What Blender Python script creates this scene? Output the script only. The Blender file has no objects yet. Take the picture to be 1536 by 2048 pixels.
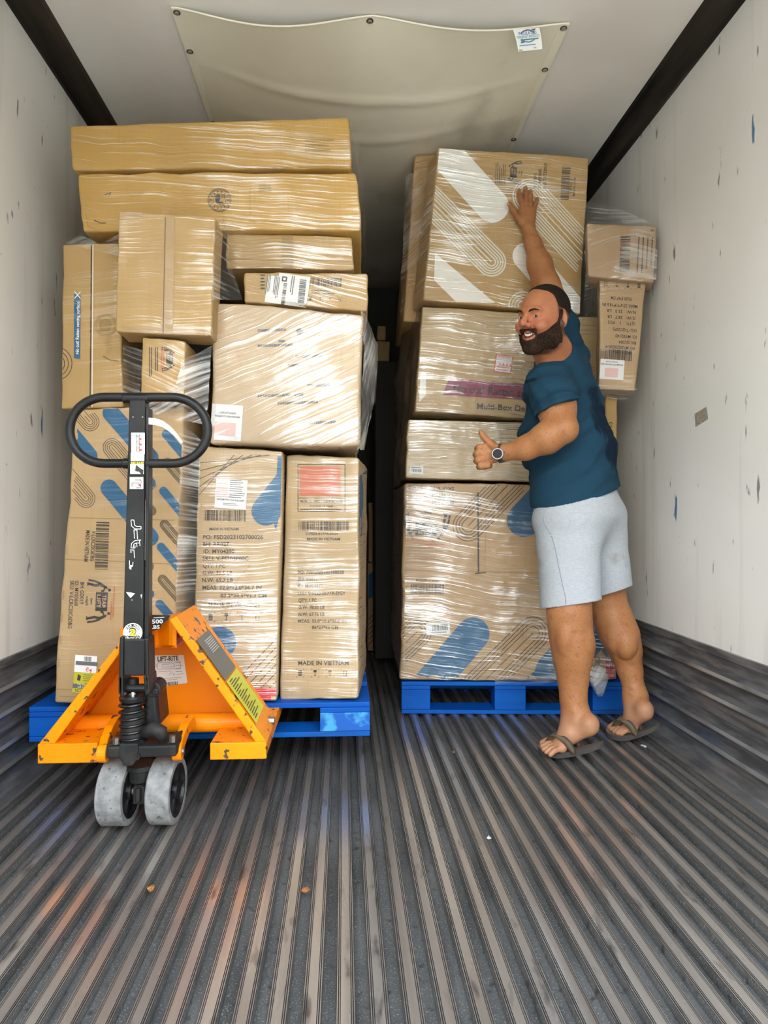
import bpy, bmesh, math, random
import numpy as np
from mathutils import Vector, Matrix, Euler, noise
from mathutils.bvhtree import BVHTree
C = bpy.context.scene.collection
# ------------------------------------------------------------------ camera
F = 1400.0
TH = math.atan(80/F); PH = math.atan(6/F)
CAM = Vector((0, 0, 0.9))
ROT = Euler((math.pi/2+PH, 0, -TH)).to_matrix()
cd = bpy.data.cameras.new('camera'); cam = bpy.data.objects.new('camera', cd); C.objects.link(cam)
cam.location = CAM; cam.rotation_euler = (math.pi/2+PH, 0, -TH)
cd.sensor_fit = 'VERTICAL'; cd.sensor_height = 36; cd.lens = F/2048*36; cd.clip_start = .02
bpy.context.scene.camera = cam
# ------------------------------------------------------------------ exposure, sky, sun
vs = bpy.context.scene.view_settings
vs.view_transform = 'Standard'; vs.look = 'None'; vs.gamma = 1; vs.use_curve_mapping = False
vs.exposure = 0.35
SKY = 7.5; SUN = 10.0
w = bpy.data.worlds.new('sky'); bpy.context.scene.world = w; w.use_nodes = True
nt = w.node_tree; nt.nodes.clear()
def N(nt, t, **k):
    n = nt.nodes.new(t)
    for a, b in k.items(): setattr(n, a, b)
    return n
def L(nt, a, b): nt.links.new(a, b)
g = N(nt, 'ShaderNodeNewGeometry'); sp = N(nt, 'ShaderNodeSeparateXYZ')
L(nt, g.outputs['Incoming'], sp.inputs[0])
tc = N(nt, 'ShaderNodeTexCoord'); sp2 = N(nt, 'ShaderNodeSeparateXYZ'); L(nt, tc.outputs['Generated'], sp2.inputs[0])
nz = N(nt, 'ShaderNodeTexNoise'); nz.inputs['Scale'].default_value = 7; nz.inputs['Detail'].default_value = 5
L(nt, tc.outputs['Generated'], nz.inputs['Vector'])
ma = N(nt, 'ShaderNodeMath', operation='MULTIPLY_ADD'); L(nt, nz.outputs['Fac'], ma.inputs[0]); ma.inputs[1].default_value = -.30
L(nt, sp2.outputs['Z'], ma.inputs[2])
cr = N(nt, 'ShaderNodeValToRGB'); L(nt, ma.outputs[0], cr.inputs[0])
e = cr.color_ramp.elements
e[0].position = 0.0; e[0].color = (.05, .07, .035, 1)
e[1].position = 0.03; e[1].color = (1.0, .98, .94, 1)
x = e.new(.5); x.color = (.75, .86, 1.0, 1); x = e.new(1.0); x.color = (.5, .66, 1.0, 1)
bg = N(nt, 'ShaderNodeBackground'); L(nt, cr.outputs[0], bg.inputs[0]); bg.inputs[1].default_value = SKY
wo = N(nt, 'ShaderNodeOutputWorld'); L(nt, bg.outputs[0], wo.inputs[0])
sl = bpy.data.lights.new('sun', 'SUN'); sl.energy = SUN; sl.angle = math.radians(.6); sl.color = (1, .93, .82)
so = bpy.data.objects.new('sun', sl); C.objects.link(so); so.rotation_euler = (math.radians(-38), 0, math.radians(18))

# ------------------------------------------------------------------ helpers
def P(px, py, Y):
    d = ROT @ Vector(((px-768)/F, (1024-py)/F, -1)); return CAM + d*(Y/d.y)
def PZ(px, py, Z):
    d = ROT @ Vector(((px-768)/F, (1024-py)/F, -1)); return CAM + d*((Z-CAM.z)/d.z)
def topx(v):
    q = ROT.transposed() @ (Vector(v)-CAM); return (768+q.x/-q.z*F, 1024-q.y/-q.z*F)
class MB:
    def __init__(s): s.v = []; s.f = []; s.m = []
    def add(s, v, f, m=0):
        n = len(s.v); s.v += [Vector(p) for p in v]
        s.f += [tuple(i+n for i in q) for q in f]; s.m += [m]*len(f)
    def hexa(s, c, m=0):      # c: 8 corners, front tl tr br bl then back tl tr br bl
        s.add(c, [(0,3,2,1),(4,5,6,7),(0,1,5,4),(3,7,6,2),(0,4,7,3),(1,2,6,5)], m)
    def box(s, c, d, m=0, rot=None):
        c = Vector(c); x, y, z = d[0]/2, d[1]/2, d[2]/2
        p = [Vector(q) for q in ((-x,-y,z),(x,-y,z),(x,-y,-z),(-x,-y,-z),(-x,y,z),(x,y,z),(x,y,-z),(-x,y,-z))]
        if rot is not None: p = [rot @ q for q in p]
        s.hexa([c+q for q in p], m)
    def tube(s, pts, r, n=12, closed=False, m=0, cap=True):
        pts = [Vector(p) for p in pts]; k = len(pts)
        rs = r if isinstance(r, (list, tuple)) else [r]*k
        base = len(s.v); up = None
        for i, p in enumerate(pts):
            if closed: t = pts[(i+1) % k]-pts[i-1]
            else: t = pts[min(i+1, k-1)]-pts[max(i-1, 0)]
            t.normalize()
            if up is None:
                up = Vector((0, 0, 1)) if abs(t.z) < .9 else Vector((1, 0, 0))
            a = t.cross(up).normalized(); b = a.cross(t).normalized(); up = b
            for j in range(n):
                q = 2*math.pi*j/n; s.v.append(p+(a*math.cos(q)+b*math.sin(q))*rs[i])
        for i in range(k if closed else k-1):
            for j in range(n):
                i2 = (i+1) % k; j2 = (j+1) % n
                s.f.append((base+i*n+j, base+i*n+j2, base+i2*n+j2, base+i2*n+j)); s.m.append(m)
        if not closed and cap:
            s.f.append(tuple(base+j for j in range(n))[::-1]); s.m.append(m)
            s.f.append(tuple(base+(k-1)*n+j for j in range(n))); s.m.append(m)
    def lathe(s, o, ax, prof, n=32, m=0, cap=True):   # prof: (distance along ax, radius)
        ax = Vector(ax).normalized(); e1 = ax.orthogonal().normalized(); e2 = ax.cross(e1); b0 = len(s.v); k = len(prof)
        for a, r in prof:
            for j in range(n):
                q = 2*math.pi*j/n; s.v.append(Vector(o)+ax*a+(e1*math.cos(q)+e2*math.sin(q))*max(r, 1e-4))
        for i in range(k-1):
            for j in range(n):
                j2 = (j+1) % n; s.f.append((b0+i*n+j, b0+i*n+j2, b0+(i+1)*n+j2, b0+(i+1)*n+j)); s.m.append(m)
        for i in ((0, k-1) if cap else ()):
            s.f.append(tuple(b0+i*n+j for j in range(n))); s.m.append(m)
    def prism(s, poly, dv, m=0):
        n = len(poly); dv = Vector(dv); a = [Vector(p) for p in poly]
        s.add(a+[p+dv for p in a], [tuple(range(n)), tuple(range(2*n-1, n-1, -1))]+[(i, i+n, (i+1) % n+n, (i+1) % n) for i in range(n)], m)
    def grid(s, rows, m=0):
        n = len(rows); k = len(rows[0]); b = len(s.v)
        for r in rows: s.v += [Vector(p) for p in r]
        for i in range(n-1):
            for j in range(k-1):
                s.f.append((b+i*k+j, b+i*k+j+1, b+(i+1)*k+j+1, b+(i+1)*k+j)); s.m.append(m)
    def build(s, name, mats, parent=None, smooth=False, bevel=0, origin=None, seg=2, fix=True):
        me = bpy.data.meshes.new(name)
        if origin is None:
            if parent is not None: origin = parent.matrix_world.translation if False else Vector(parent.location)
            else:
                xs = [p.x for p in s.v]; ys = [p.y for p in s.v]; zs = [p.z for p in s.v]
                origin = Vector(((min(xs)+max(xs))/2, (min(ys)+max(ys))/2, min(zs)))
        origin = Vector(origin)
        me.from_pydata([p-origin for p in s.v], [], s.f)
        mats = mats if isinstance(mats, (list, tuple)) else [mats]
        for mt in mats: me.materials.append(mt)
        me.polygons.foreach_set('material_index', s.m)
        if fix:
            bm = bmesh.new(); bm.from_mesh(me); bmesh.ops.recalc_face_normals(bm, faces=bm.faces); bm.to_mesh(me); bm.free()
        if smooth: me.polygons.foreach_set('use_smooth', [True]*len(me.polygons))
        me.update()
        o = bpy.data.objects.new(name, me); C.objects.link(o)
        o.location = origin
        if parent is not None:
            o.parent = parent; o.location = (0, 0, 0)
        if bevel:
            b = o.modifiers.new('b', 'BEVEL'); b.width = bevel; b.segments = seg; b.limit_method = 'ANGLE'; b.angle_limit = .6
        return o
ORG = {}
def empty(name, loc):
    o = bpy.data.objects.new(name, None); C.objects.link(o); o.location = loc; o.empty_display_size = .05; return o
def tag(o, label=None, cat=None, group=None, kind=None):
    if label: o['label'] = label
    if cat: o['category'] = cat
    if group: o['group'] = group
    if kind: o['kind'] = kind
    return o
# ------------------------------------------------------------------ materials
def mat(name, col, rough=.5, metal=0, **kw):
    m = bpy.data.materials.new(name); m.use_nodes = True
    b = m.node_tree.nodes['Principled BSDF']
    b.inputs['Base Color'].default_value = (*col, 1); b.inputs['Roughness'].default_value = rough; b.inputs['Metallic'].default_value = metal
    for k, v in kw.items(): b.inputs[k.replace('_', ' ')].default_value = v
    return m
def bsdf(m): return m.node_tree.nodes['Principled BSDF']
def noisecol(m, c1, c2, scale, detail=4, lo=.35, hi=.65, vec=(1, 1, 1), rot=(0, 0, 0), bump=0, rough=None, dist=0):
    nt = m.node_tree; b = bsdf(m)
    tc = N(nt, 'ShaderNodeTexCoord'); mp = N(nt, 'ShaderNodeMapping'); mp.inputs['Scale'].default_value = vec; mp.inputs['Rotation'].default_value = rot
    L(nt, tc.outputs['Object'], mp.inputs[0])
    n = N(nt, 'ShaderNodeTexNoise'); n.inputs['Scale'].default_value = scale; n.inputs['Detail'].default_value = detail
    n.inputs['Distortion'].default_value = dist
    L(nt, mp.outputs[0], n.inputs['Vector'])
    r = N(nt, 'ShaderNodeMapRange'); r.inputs[1].default_value = lo; r.inputs[2].default_value = hi; L(nt, n.outputs['Fac'], r.inputs[0])
    x = N(nt, 'ShaderNodeMix', data_type='RGBA'); L(nt, r.outputs[0], x.inputs[0])
    old = b.inputs['Base Color']
    if c1 is None and old.is_linked: L(nt, old.links[0].from_socket, x.inputs[6])
    elif c1 is None: x.inputs[6].default_value = old.default_value
    else: x.inputs[6].default_value = (*c1, 1)
    x.inputs[7].default_value = (*c2, 1)
    L(nt, x.outputs[2], b.inputs['Base Color'])
    if bump:
        bp = N(nt, 'ShaderNodeBump'); bp.inputs['Strength'].default_value = bump; bp.inputs['Distance'].default_value = .002
        L(nt, n.outputs['Fac'], bp.inputs['Height'])
        if b.inputs['Normal'].is_linked: L(nt, b.inputs['Normal'].links[0].from_socket, bp.inputs['Normal'])
        L(nt, bp.outputs[0], b.inputs['Normal'])
    if rough:
        rr = N(nt, 'ShaderNodeMapRange'); rr.inputs[3].default_value = rough[0]; rr.inputs[4].default_value = rough[1]
        L(nt, r.outputs[0], rr.inputs[0]); L(nt, rr.outputs[0], b.inputs['Roughness'])
    return m
def streaks(nt, ang, sc=125, lo=.50, hi=.66, xs=1.5, seed=0.0):
    """crinkles of stretched film: fine, nearly horizontal ridges"""
    tc = N(nt, 'ShaderNodeTexCoord')
    n0 = N(nt, 'ShaderNodeTexNoise'); n0.inputs['Scale'].default_value = 3.2; n0.inputs['Detail'].default_value = 2
    L(nt, tc.outputs['Object'], n0.inputs['Vector'])
    vm = N(nt, 'ShaderNodeVectorMath', operation='MULTIPLY_ADD'); L(nt, n0.outputs['Color'], vm.inputs[0])
    vm.inputs[1].default_value = (.06, .06, .06); L(nt, tc.outputs['Object'], vm.inputs[2])
    mp = N(nt, 'ShaderNodeMapping'); mp.inputs['Rotation'].default_value = (0, ang, 0); L(nt, vm.outputs[0], mp.inputs[0])
    m2 = N(nt, 'ShaderNodeMapping'); m2.inputs['Scale'].default_value = (xs, 1.5, sc); m2.inputs['Location'].default_value = (seed, seed, seed); L(nt, mp.outputs[0], m2.inputs[0])
    n1 = N(nt, 'ShaderNodeTexNoise'); n1.inputs['Scale'].default_value = 1; n1.inputs['Detail'].default_value = 3; n1.inputs['Roughness'].default_value = .6
    L(nt, m2.outputs[0], n1.inputs['Vector'])
    n2 = N(nt, 'ShaderNodeTexNoise'); n2.inputs['Scale'].default_value = 4.5; n2.inputs['Detail'].default_value = 3
    L(nt, tc.outputs['Object'], n2.inputs['Vector'])
    # patches where the film is more crinkled
    ad = N(nt, 'ShaderNodeMath', operation='MULTIPLY_ADD'); L(nt, n2.outputs['Fac'], ad.inputs[0]); ad.inputs[1].default_value = .75; L(nt, n1.outputs['Fac'], ad.inputs[2])
    r = N(nt, 'ShaderNodeMapRange'); r.inputs[1].default_value = lo+.39; r.inputs[2].default_value = hi+.39; L(nt, ad.outputs[0], r.inputs[0])
    return r.outputs[0], n1.outputs['Fac'], n2.outputs['Fac']
_card = {}
def wrapped(name, col, wrap=0.0, ang=0.0, ink=False, rough=.8, seed=0.0, vert=True, cloud=0.0):
    key = (name, col, wrap, ang, seed, cloud)
    if key in _card: return _card[key]
    m = mat(name, col, rough); nt = m.node_tree; b = bsdf(m)
    if not ink:
        noisecol(m, tuple(c*.86 for c in col), tuple(min(1, c*1.1) for c in col), 2.5, 6)
        noisecol(m, None, tuple(c*.90 for c in col), 1, 3, .54, .74, vec=(170, 20, 5) if vert else (4, 20, 150), bump=.08)
        noisecol(m, None, tuple(c*.55 for c in col), 9, 8, .66, .80, vec=(1, 1, .5))
    if wrap > 0:
        s, n1, n2 = streaks(nt, ang, seed=seed)
        bp = N(nt, 'ShaderNodeBump'); bp.inputs['Strength'].default_value = 1; bp.inputs['Distance'].default_value = .007
        L(nt, n1, bp.inputs['Height'])
        bq = N(nt, 'ShaderNodeBump'); bq.inputs['Strength'].default_value = .5; bq.inputs['Distance'].default_value = .05
        L(nt, n2, bq.inputs['Height']); L(nt, bq.outputs[0], bp.inputs['Normal'])
        gl = N(nt, 'ShaderNodeBsdfGlossy'); gl.inputs['Roughness'].default_value = .10; gl.inputs['Color'].default_value = (1, 1, 1, 1)
        L(nt, bp.outputs[0], gl.inputs['Normal'])
        # crinkled film also scatters white
        df = N(nt, 'ShaderNodeBsdfDiffuse'); df.inputs['Color'].default_value = (.85, .84, .80, 1)
        mx = N(nt, 'ShaderNodeMixShader'); f0 = N(nt, 'ShaderNodeMath', operation='MULTIPLY_ADD'); L(nt, s, f0.inputs[0]); f0.inputs[1].default_value = .18*wrap; f0.inputs[2].default_value = .01*wrap+cloud
        L(nt, f0.outputs[0], mx.inputs[0]); L(nt, b.outputs[0], mx.inputs[1]); L(nt, df.outputs[0], mx.inputs[2])
        m2 = N(nt, 'ShaderNodeMixShader'); f1 = N(nt, 'ShaderNodeMath', operation='MULTIPLY_ADD'); L(nt, s, f1.inputs[0]); f1.inputs[1].default_value = .62*wrap; f1.inputs[2].default_value = .07*wrap
        L(nt, f1.outputs[0], m2.inputs[0]); L(nt, mx.outputs[0], m2.inputs[1]); L(nt, gl.outputs[0], m2.inputs[2])
        L(nt, m2.outputs[0], nt.nodes['Material Output'].inputs[0])
    _card[key] = m; return m
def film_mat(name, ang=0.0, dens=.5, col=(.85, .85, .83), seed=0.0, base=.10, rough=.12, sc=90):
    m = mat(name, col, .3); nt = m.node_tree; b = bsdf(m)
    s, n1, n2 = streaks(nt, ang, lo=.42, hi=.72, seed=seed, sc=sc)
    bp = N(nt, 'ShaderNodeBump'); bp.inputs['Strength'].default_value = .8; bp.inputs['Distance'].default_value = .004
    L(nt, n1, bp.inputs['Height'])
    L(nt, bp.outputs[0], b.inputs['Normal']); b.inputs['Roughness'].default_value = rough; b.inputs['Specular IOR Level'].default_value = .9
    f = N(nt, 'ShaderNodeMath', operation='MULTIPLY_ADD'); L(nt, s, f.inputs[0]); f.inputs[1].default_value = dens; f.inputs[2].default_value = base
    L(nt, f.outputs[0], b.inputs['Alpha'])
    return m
# room materials
M = {}
def wallmat(name, streaky):
    m = mat(name, (.62, .60, .56), .45)
    noisecol(m, (.84, .83, .785), (.74, .725, .68), 1.2, 5, .3, .7)
    noisecol(m, None, (.55, .53, .47), 1, 4, .56, .82, vec=(9, 9, .5))
    noisecol(m, None, (.22, .22, .21), 26, 8, .675, .73, vec=(1, 1, .28))
    noisecol(m, None, (.08, .20, .36), 17, 6, .725, .75, vec=(1, 1, .22))
    noisecol(m, None, (.25, .42, .14), 19, 6, .735, .76)
    return m
M['wall'] = wallmat('wall_panel', 1)
M['ceil'] = noisecol(noisecol(mat('ceiling_panel', (.6, .58, .55), .5), (.84, .82, .76), (.72, .69, .62), 1.3, 5), None, (.30, .26, .21), 1.6, 6, .60, .85, vec=(1, .5, 1))
M['steel'] = noisecol(mat('track_steel', (.05, .048, .045), .5, .2), (.010, .010, .009), (.050, .040, .030), 14, 5, vec=(1, .1, 1)); bsdf(M['steel']).inputs['Specular IOR Level'].default_value = .2
M['scuff'] = noisecol(noisecol(noisecol(mat('scuff_metal', (.2, .2, .2), .45, .45), (.20, .20, .20), (.095, .095, .10), 1, 9, .40, .60, vec=(6, 5, 40), bump=.3, rough=(.35, .6)),
   None, (.05, .09, .17), 1.6, 4, .64, .80, vec=(1, 1, 3)), None, (.34, .30, .26), 3, 9, .60, .75, vec=(1, .35, 6))
M['worn'] = noisecol(mat('worn_edge', (.42, .41, .39), .35, .6), (.46, .45, .43), (.12, .12, .12), 1, 7, .42, .62, vec=(3, 2.5, 3))  # brighter metal for ridge tops: their highlight lines put into the colour
m = mat('rail_top', (.42, .38, .34), .3, .7)
noisecol(m, (.50, .455, .41), (.27, .24, .215), 1, 6, .35, .7, vec=(14, .7, 1), rough=(.17, .36))
noisecol(m, None, (.10, .09, .085), 30, 6, .60, .75, vec=(1, .25, 1)); M['rail'] = m
m = mat('rail_groove', (.05, .05, .052), .5, .5); M['groove'] = m
m = mat('floor_channel', (.13, .135, .135), .65, .15)
noisecol(m, (.125, .125, .12), (.062, .062, .058), 3, 5, .35, .65, vec=(3, 1, 1)); noisecol(m, None, (.30, .31, .31), 260, 3, .56, .72, bump=.5)
noisecol(m, None, (.04, .04, .04), 40, 4, .60, .72); M['chan'] = m
M['chute'] = noisecol(noisecol(mat('duct_canvas', (.62, .58, .47), .6), (.84, .80, .64), (.74, .69, .53), 2, 5), None, (.30, .26, .19), 1.5, 7, .60, .82, vec=(1.6, .7, 1))
# box colours
KR = (.395, .25, .093); KO = (.455, .262, .058); KP = (.40, .27, .14); KD = (.38, .245, .12)
INK = (.035, .030, .028); BLUE = (.022, .095, .185); RED = (.55, .02, .03); WHT = (.74, .71, .64); REDP = (.46, .14, .075); MAR = (.22, .03, .07); LINEW = (.68, .62, .50)

# ------------------------------------------------------------------ setting
XL, XR, YB, YF, ZC = -1.129, 1.336, 9.0, 0.10, 2.66
def struct(mb, name, mt, **k):
    o = mb.build(name, mt, **k); o['kind'] = 'structure'; return o
T = .06
b = MB(); b.box((XL-T/2, (YB+YF)/2, (ZC-1.15)/2+.0), (T, YB-YF, ZC+1.15)); b2 = b
struct(b, 'wall_left', M['wall'])
b = MB(); b.box((XR+T/2, (YB+YF)/2, (ZC-1.15)/2), (T, YB-YF, ZC+1.15)); struct(b, 'wall_right', M['wall'])
b = MB(); b.box(((XL+XR)/2, YB+T/2, (ZC)/2), (XR-XL+2*T, T, ZC)); struct(b, 'wall_back', M['wall'])
b = MB(); b.box(((XL+XR)/2, (YB+YF)/2, ZC+T/2), (XR-XL+2*T, YB-YF, T)); struct(b, 'ceiling', M['ceil'])
# floor: extruded rails running the length of the trailer
b = MB(); prof = []; per = .062; x0 = .0035; k0 = -18; k1 = 21
for k in range(k0, k1+1):
    c = x0+per*k
    dd = -.024+(.004 if k % 3 else 0)
    for (dx, z, mm) in ((-.031, dd, 2), (-.0185, dd, 2), (-.0178, -.001, 1), (-.0165, 0, 0), (-.0150, 0, 0), (-.0144, -.0018, 1), (-.0130, -.0018, 1), (-.0124, 0, 0), (-.0112, 0, 0), (-.0106, -.0015, 1), (-.0098, -.0015, 1), (-.0092, 0, 0),
                        (.0092, 0, 1), (.0098, -.0015, 1), (.0106, -.0015, 0), (.0112, 0, 0), (.0124, 0, 1), (.0130, -.0018, 1), (.0144, -.0018, 0), (.0150, 0, 0), (.0165, 0, 1), (.0178, -.001, 2), (.0185, dd, 2)):
        if XL <= c+dx <= XR: prof.append((c+dx, z, mm))
n = len(prof); b.v = [Vector((p[0], YF, p[1])) for p in prof]+[Vector((p[0], YB, p[1])) for p in prof]
for i in range(n-1):
    b.f.append((i, i+1, i+1+n, i+n)); b.m.append(prof[i][2])
fl = struct(b, 'floor', [M['rail'], M['groove'], M['chan']], fix=False)
b = MB(); b.box(((XL+XR)/2, (YB+YF)/2, -.10), (XR-XL, YB-YF, .10)); struct(b, 'trim_1', M['scuff'])
# corrugated scuff bands along both walls
for side, xw, sg in (('left', XL, 1), ('right', XR, -1)):
    pr = [(0, .424), (.012, .424), (.012, .398), (.004, .394), (.004, .350), (.026, .342), (.028, .330), (.026, .326), (.004, .318), (.004, .268), (.026, .260), (.028, .248), (.026, .244), (.004, .236),
          (.004, .196), (.010, .192), (.010, .184), (.004, .180), (.004, .160), (.026, .152), (.028, .140), (.026, .136), (.004, .128), (.004, .092), (.028, .084), (.030, .070), (.028, .066), (.010, .058), (.014, .030), (.045, .004), (.075, .0015), (.075, -.02), (0, -.02)]
    b = MB(); n = len(pr)
    ys = (YF, YB)
    b.v = [Vector((xw+sg*p[0], y, p[1])) for y in ys for p in pr]
    for i in range(n-1): b.f.append((i, i+1, i+1+n, i+n)); b.m.append(1 if min(pr[i][0], pr[i+1][0]) >= .024 and pr[i][1] > .06 else 0)  # ridge tops get the painted highlight colour
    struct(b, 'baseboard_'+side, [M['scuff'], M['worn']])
    b = MB(); zb = 2.62
    prism = [(xw, zb-.005), (xw+sg*.012, zb-.005), (xw+sg*.03, zb+.002), (xw+sg*.10, ZC-.014), (xw+sg*.108, ZC), (xw, ZC)]
    b.prism([(p[0], YF, p[1]) for p in prism], (0, YB-YF, 0)); struct(b, 'trim_%d' % (2 if side == 'left' else 3), M['steel'])
# open ground behind the trailer, seen only in reflections, and the dark road
asph = noisecol(mat('asphalt', (.32, .29, .25), .9), (.34, .31, .27), (.25, .23, .2), 1.5, 6)
b = MB(); b.box((0, -12, -1.2), (60, 40, .1)); struct(b, 'ground', asph)
# ------------------------------------------------------------------ printing on cartons
_tx = {}
def text_geo(s, bold=.0):
    k = (s, bold)
    if k in _tx: return _tx[k]
    cu = bpy.data.curves.new('t', 'FONT'); cu.body = s; cu.resolution_u = 2; cu.offset = bold
    ob = bpy.data.objects.new('t', cu)
    me = bpy.data.meshes.new_from_object(ob)
    v = [(p.co.x, p.co.y) for p in me.vertices]; f = [tuple(p.vertices) for p in me.polygons]
    bpy.data.objects.remove(ob); bpy.data.meshes.remove(me); bpy.data.curves.remove(cu)
    x0 = min(p[0] for p in v); x1 = max(p[0] for p in v); y0 = 0; y1 = .69
    _tx[k] = ([((p[0]-x0)/(x1-x0)-.5, p[1]/.69-.5) for p in v], f, (x1-x0)/.69); return _tx[k]
def clip(poly, quad):
    out = poly
    n = len(quad)
    for i in range(n):
        a = quad[i]; c = quad[(i+1) % n]
        def ins(p): return (c[0]-a[0])*(p[1]-a[1])-(c[1]-a[1])*(p[0]-a[0]) >= 0
        res = []
        for j in range(len(out)):
            p = out[j]; q = out[(j+1) % len(out)]
            ip, iq = ins(p), ins(q)
            if ip: res.append(p)
            if ip != iq:
                d1 = (c[0]-a[0])*(p[1]-a[1])-(c[1]-a[1])*(p[0]-a[0]); d2 = (c[0]-a[0])*(q[1]-a[1])-(c[1]-a[1])*(q[0]-a[0])
                t = d1/(d1-d2); res.append((p[0]+(q[0]-p[0])*t, p[1]+(q[1]-p[1])*t))
        out = res
        if len(out) < 3: return []
    return out
class Print:
    """collects flat shapes given where the photograph shows them and lays them on a surface"""
    def __init__(s, bvh, quad, off=.0015): s.bvh = bvh; s.q = quad; s.off = off; s.p = []; s.z = 0; s.last = None
    def poly(s, pts, m):
        if m != s.last: s.z += 1; s.last = m      # ink printed later lies a hair above what it covers
        s.p.append(([tuple(p) for p in pts], m, s.z))
    def fr(s, cx, cy, rot, u, v):
        a = math.radians(rot); return (cx+u*math.cos(a)+v*math.sin(a), cy+u*math.sin(a)-v*math.cos(a))   # u right, v up, rot clockwise
    def text(s, t, cx, cy, h, w=None, rot=0, m=1, bold=.01, mirror=False):
        v, f, asp = text_geo(t, bold)
        if w is None: w = asp*h
        if mirror: w = -w
        q = [s.fr(cx, cy, rot, a*w, c*h) for a, c in v]
        for k in f: s.poly([q[i] for i in k], m)
    def rect(s, cx, cy, w, h, rot=0, m=1, n=1):
        for i in range(n):
            for j in range(n):
                a0 = -w/2+w*i/n; a1 = a0+w/n; c0 = -h/2+h*j/n; c1 = c0+h/n
                s.poly([s.fr(cx, cy, rot, a, c) for a, c in ((a0, c0), (a1, c0), (a1, c1), (a0, c1))], m)
    def frame(s, cx, cy, w, h, t, rot=0, m=1):
        for u, v, a, c in ((0, h/2, w, t), (0, -h/2, w, t), (-w/2, 0, t, h), (w/2, 0, t, h)):
            x, y = s.fr(cx, cy, rot, u, v); s.rect(x, y, a, c, rot, m)
    def line(s, a, c, t=1.2, m=1):
        dx, dy = c[0]-a[0], c[1]-a[1]; l = math.hypot(dx, dy) or 1; nx, ny = -dy/l*t/2, dx/l*t/2
        s.poly([(a[0]+nx, a[1]+ny), (c[0]+nx, c[1]+ny), (c[0]-nx, c[1]-ny), (a[0]-nx, a[1]-ny)], m)
    def path(s, pts, t=1.2, m=1):
        for a, c in zip(pts, pts[1:]): s.line(a, c, t, m)
    def barcode(s, cx, cy, w, h, rot=0, m=1, n=34, seed=1):
        r = random.Random(seed); x = -w/2; bars = []
        ws = [r.choice((1, 1, 2, 3)) for _ in range(2*n)]; tot = sum(ws)
        for i, k in enumerate(ws):
            wd = w*k/tot
            if i % 2 == 0:
                px, py = s.fr(cx, cy, rot, x+wd/2, 0); s.rect(px, py, wd, h, rot, m)
            x += wd
    def pill(s, a, c, r, m):       # filled capsule
        dx, dy = c[0]-a[0], c[1]-a[1]; l = math.hypot(dx, dy); ux, uy = dx/l, dy/l; nx, ny = -uy, ux
        n = 14; rows = []
        for i in range(n+1):
            t = -math.pi/2+math.pi*i/n/2; rows.append((a[0]+ux*r*math.sin(t), a[1]+uy*r*math.sin(t), r*math.cos(t)))
        k = max(2, int(l/20))
        for i in range(1, k+1): rows.append((a[0]+dx*i/k, a[1]+dy*i/k, r))
        for i in range(1, n+1):
            t = math.pi*i/n/2; rows.append((c[0]+ux*r*math.sin(t), c[1]+uy*r*math.sin(t), r*math.cos(t)))
        for p, q in zip(rows, rows[1:]):
            for j in range(3):
                f0, f1 = -1+2*j/3, -1+2*(j+1)/3
                s.poly([(p[0]+nx*p[2]*f0, p[1]+ny*p[2]*f0), (q[0]+nx*q[2]*f0, q[1]+ny*q[2]*f0), (q[0]+nx*q[2]*f1, q[1]+ny*q[2]*f1), (p[0]+nx*p[2]*f1, p[1]+ny*p[2]*f1)], m)
    def rings(s, a, c, r, n, t=1.2, m=1, rmin=0):  # nested open U lines: round end at a, straight legs to c
        dx, dy = c[0]-a[0], c[1]-a[1]; l = math.hypot(dx, dy); ux, uy = dx/l, dy/l; nx, ny = -uy, ux
        for i in range(n):
            q = r-(r-rmin)*i/n
            pts = [(c[0]+nx*q, c[1]+ny*q)]
            k = max(2, int(l/25))
            for j in range(1, k): pts.append((c[0]-dx*j/k+nx*q, c[1]-dy*j/k+ny*q))
            for j in range(15):
                th = math.pi/2+math.pi*j/14
                pts.append((a[0]+ux*q*math.cos(th)+nx*q*math.sin(th), a[1]+uy*q*math.cos(th)+ny*q*math.sin(th)))
            for j in range(1, k+1): pts.append((a[0]+dx*j/k-nx*q, a[1]+dy*j/k-ny*q))
            s.path(pts, t, m)
        s.line(a, c, t, m)
    def scribble(s, cx, cy, w, h, rot, m, rows, seed=1, t=.45):   # lines of fine print too small to read
        r = random.Random(seed)
        for i in range(rows):
            v = h/2-h*(i+.5)/rows; u = -w/2
            end = w/2-r.random()*w*.3
            while u < end:
                d = r.uniform(.02, .07)*w
                x, y = s.fr(cx, cy, rot, u+d/2, v); s.rect(x, y, d*.8, h/rows*t, rot, m); u += d
    def teamlift(s, cx, cy, k, rot, m=1, bg=0, flip=1):
        # k: width of the dark block in pixels
        def R(u, v, w, h, mm=m, r=0):
            x, y = s.fr(cx, cy, rot, u*k, v*k); s.rect(x, y, w*k, h*k, rot+r, mm)
        R(0, 0, 1, .62)
        for t, v in (('TEAM', .14), ('LIFT', -.15)):
            x, y = s.fr(cx, cy, rot, 0, v*k); s.text(t, x, y, .2*k, .72*k, rot, bg, .02)
        for t, v in (('Item', .52), ('weight', .76)):
            x, y = s.fr(cx, cy, rot, 0, -v*k); s.text(t, x, y, .13*k, None, rot, m)
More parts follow.
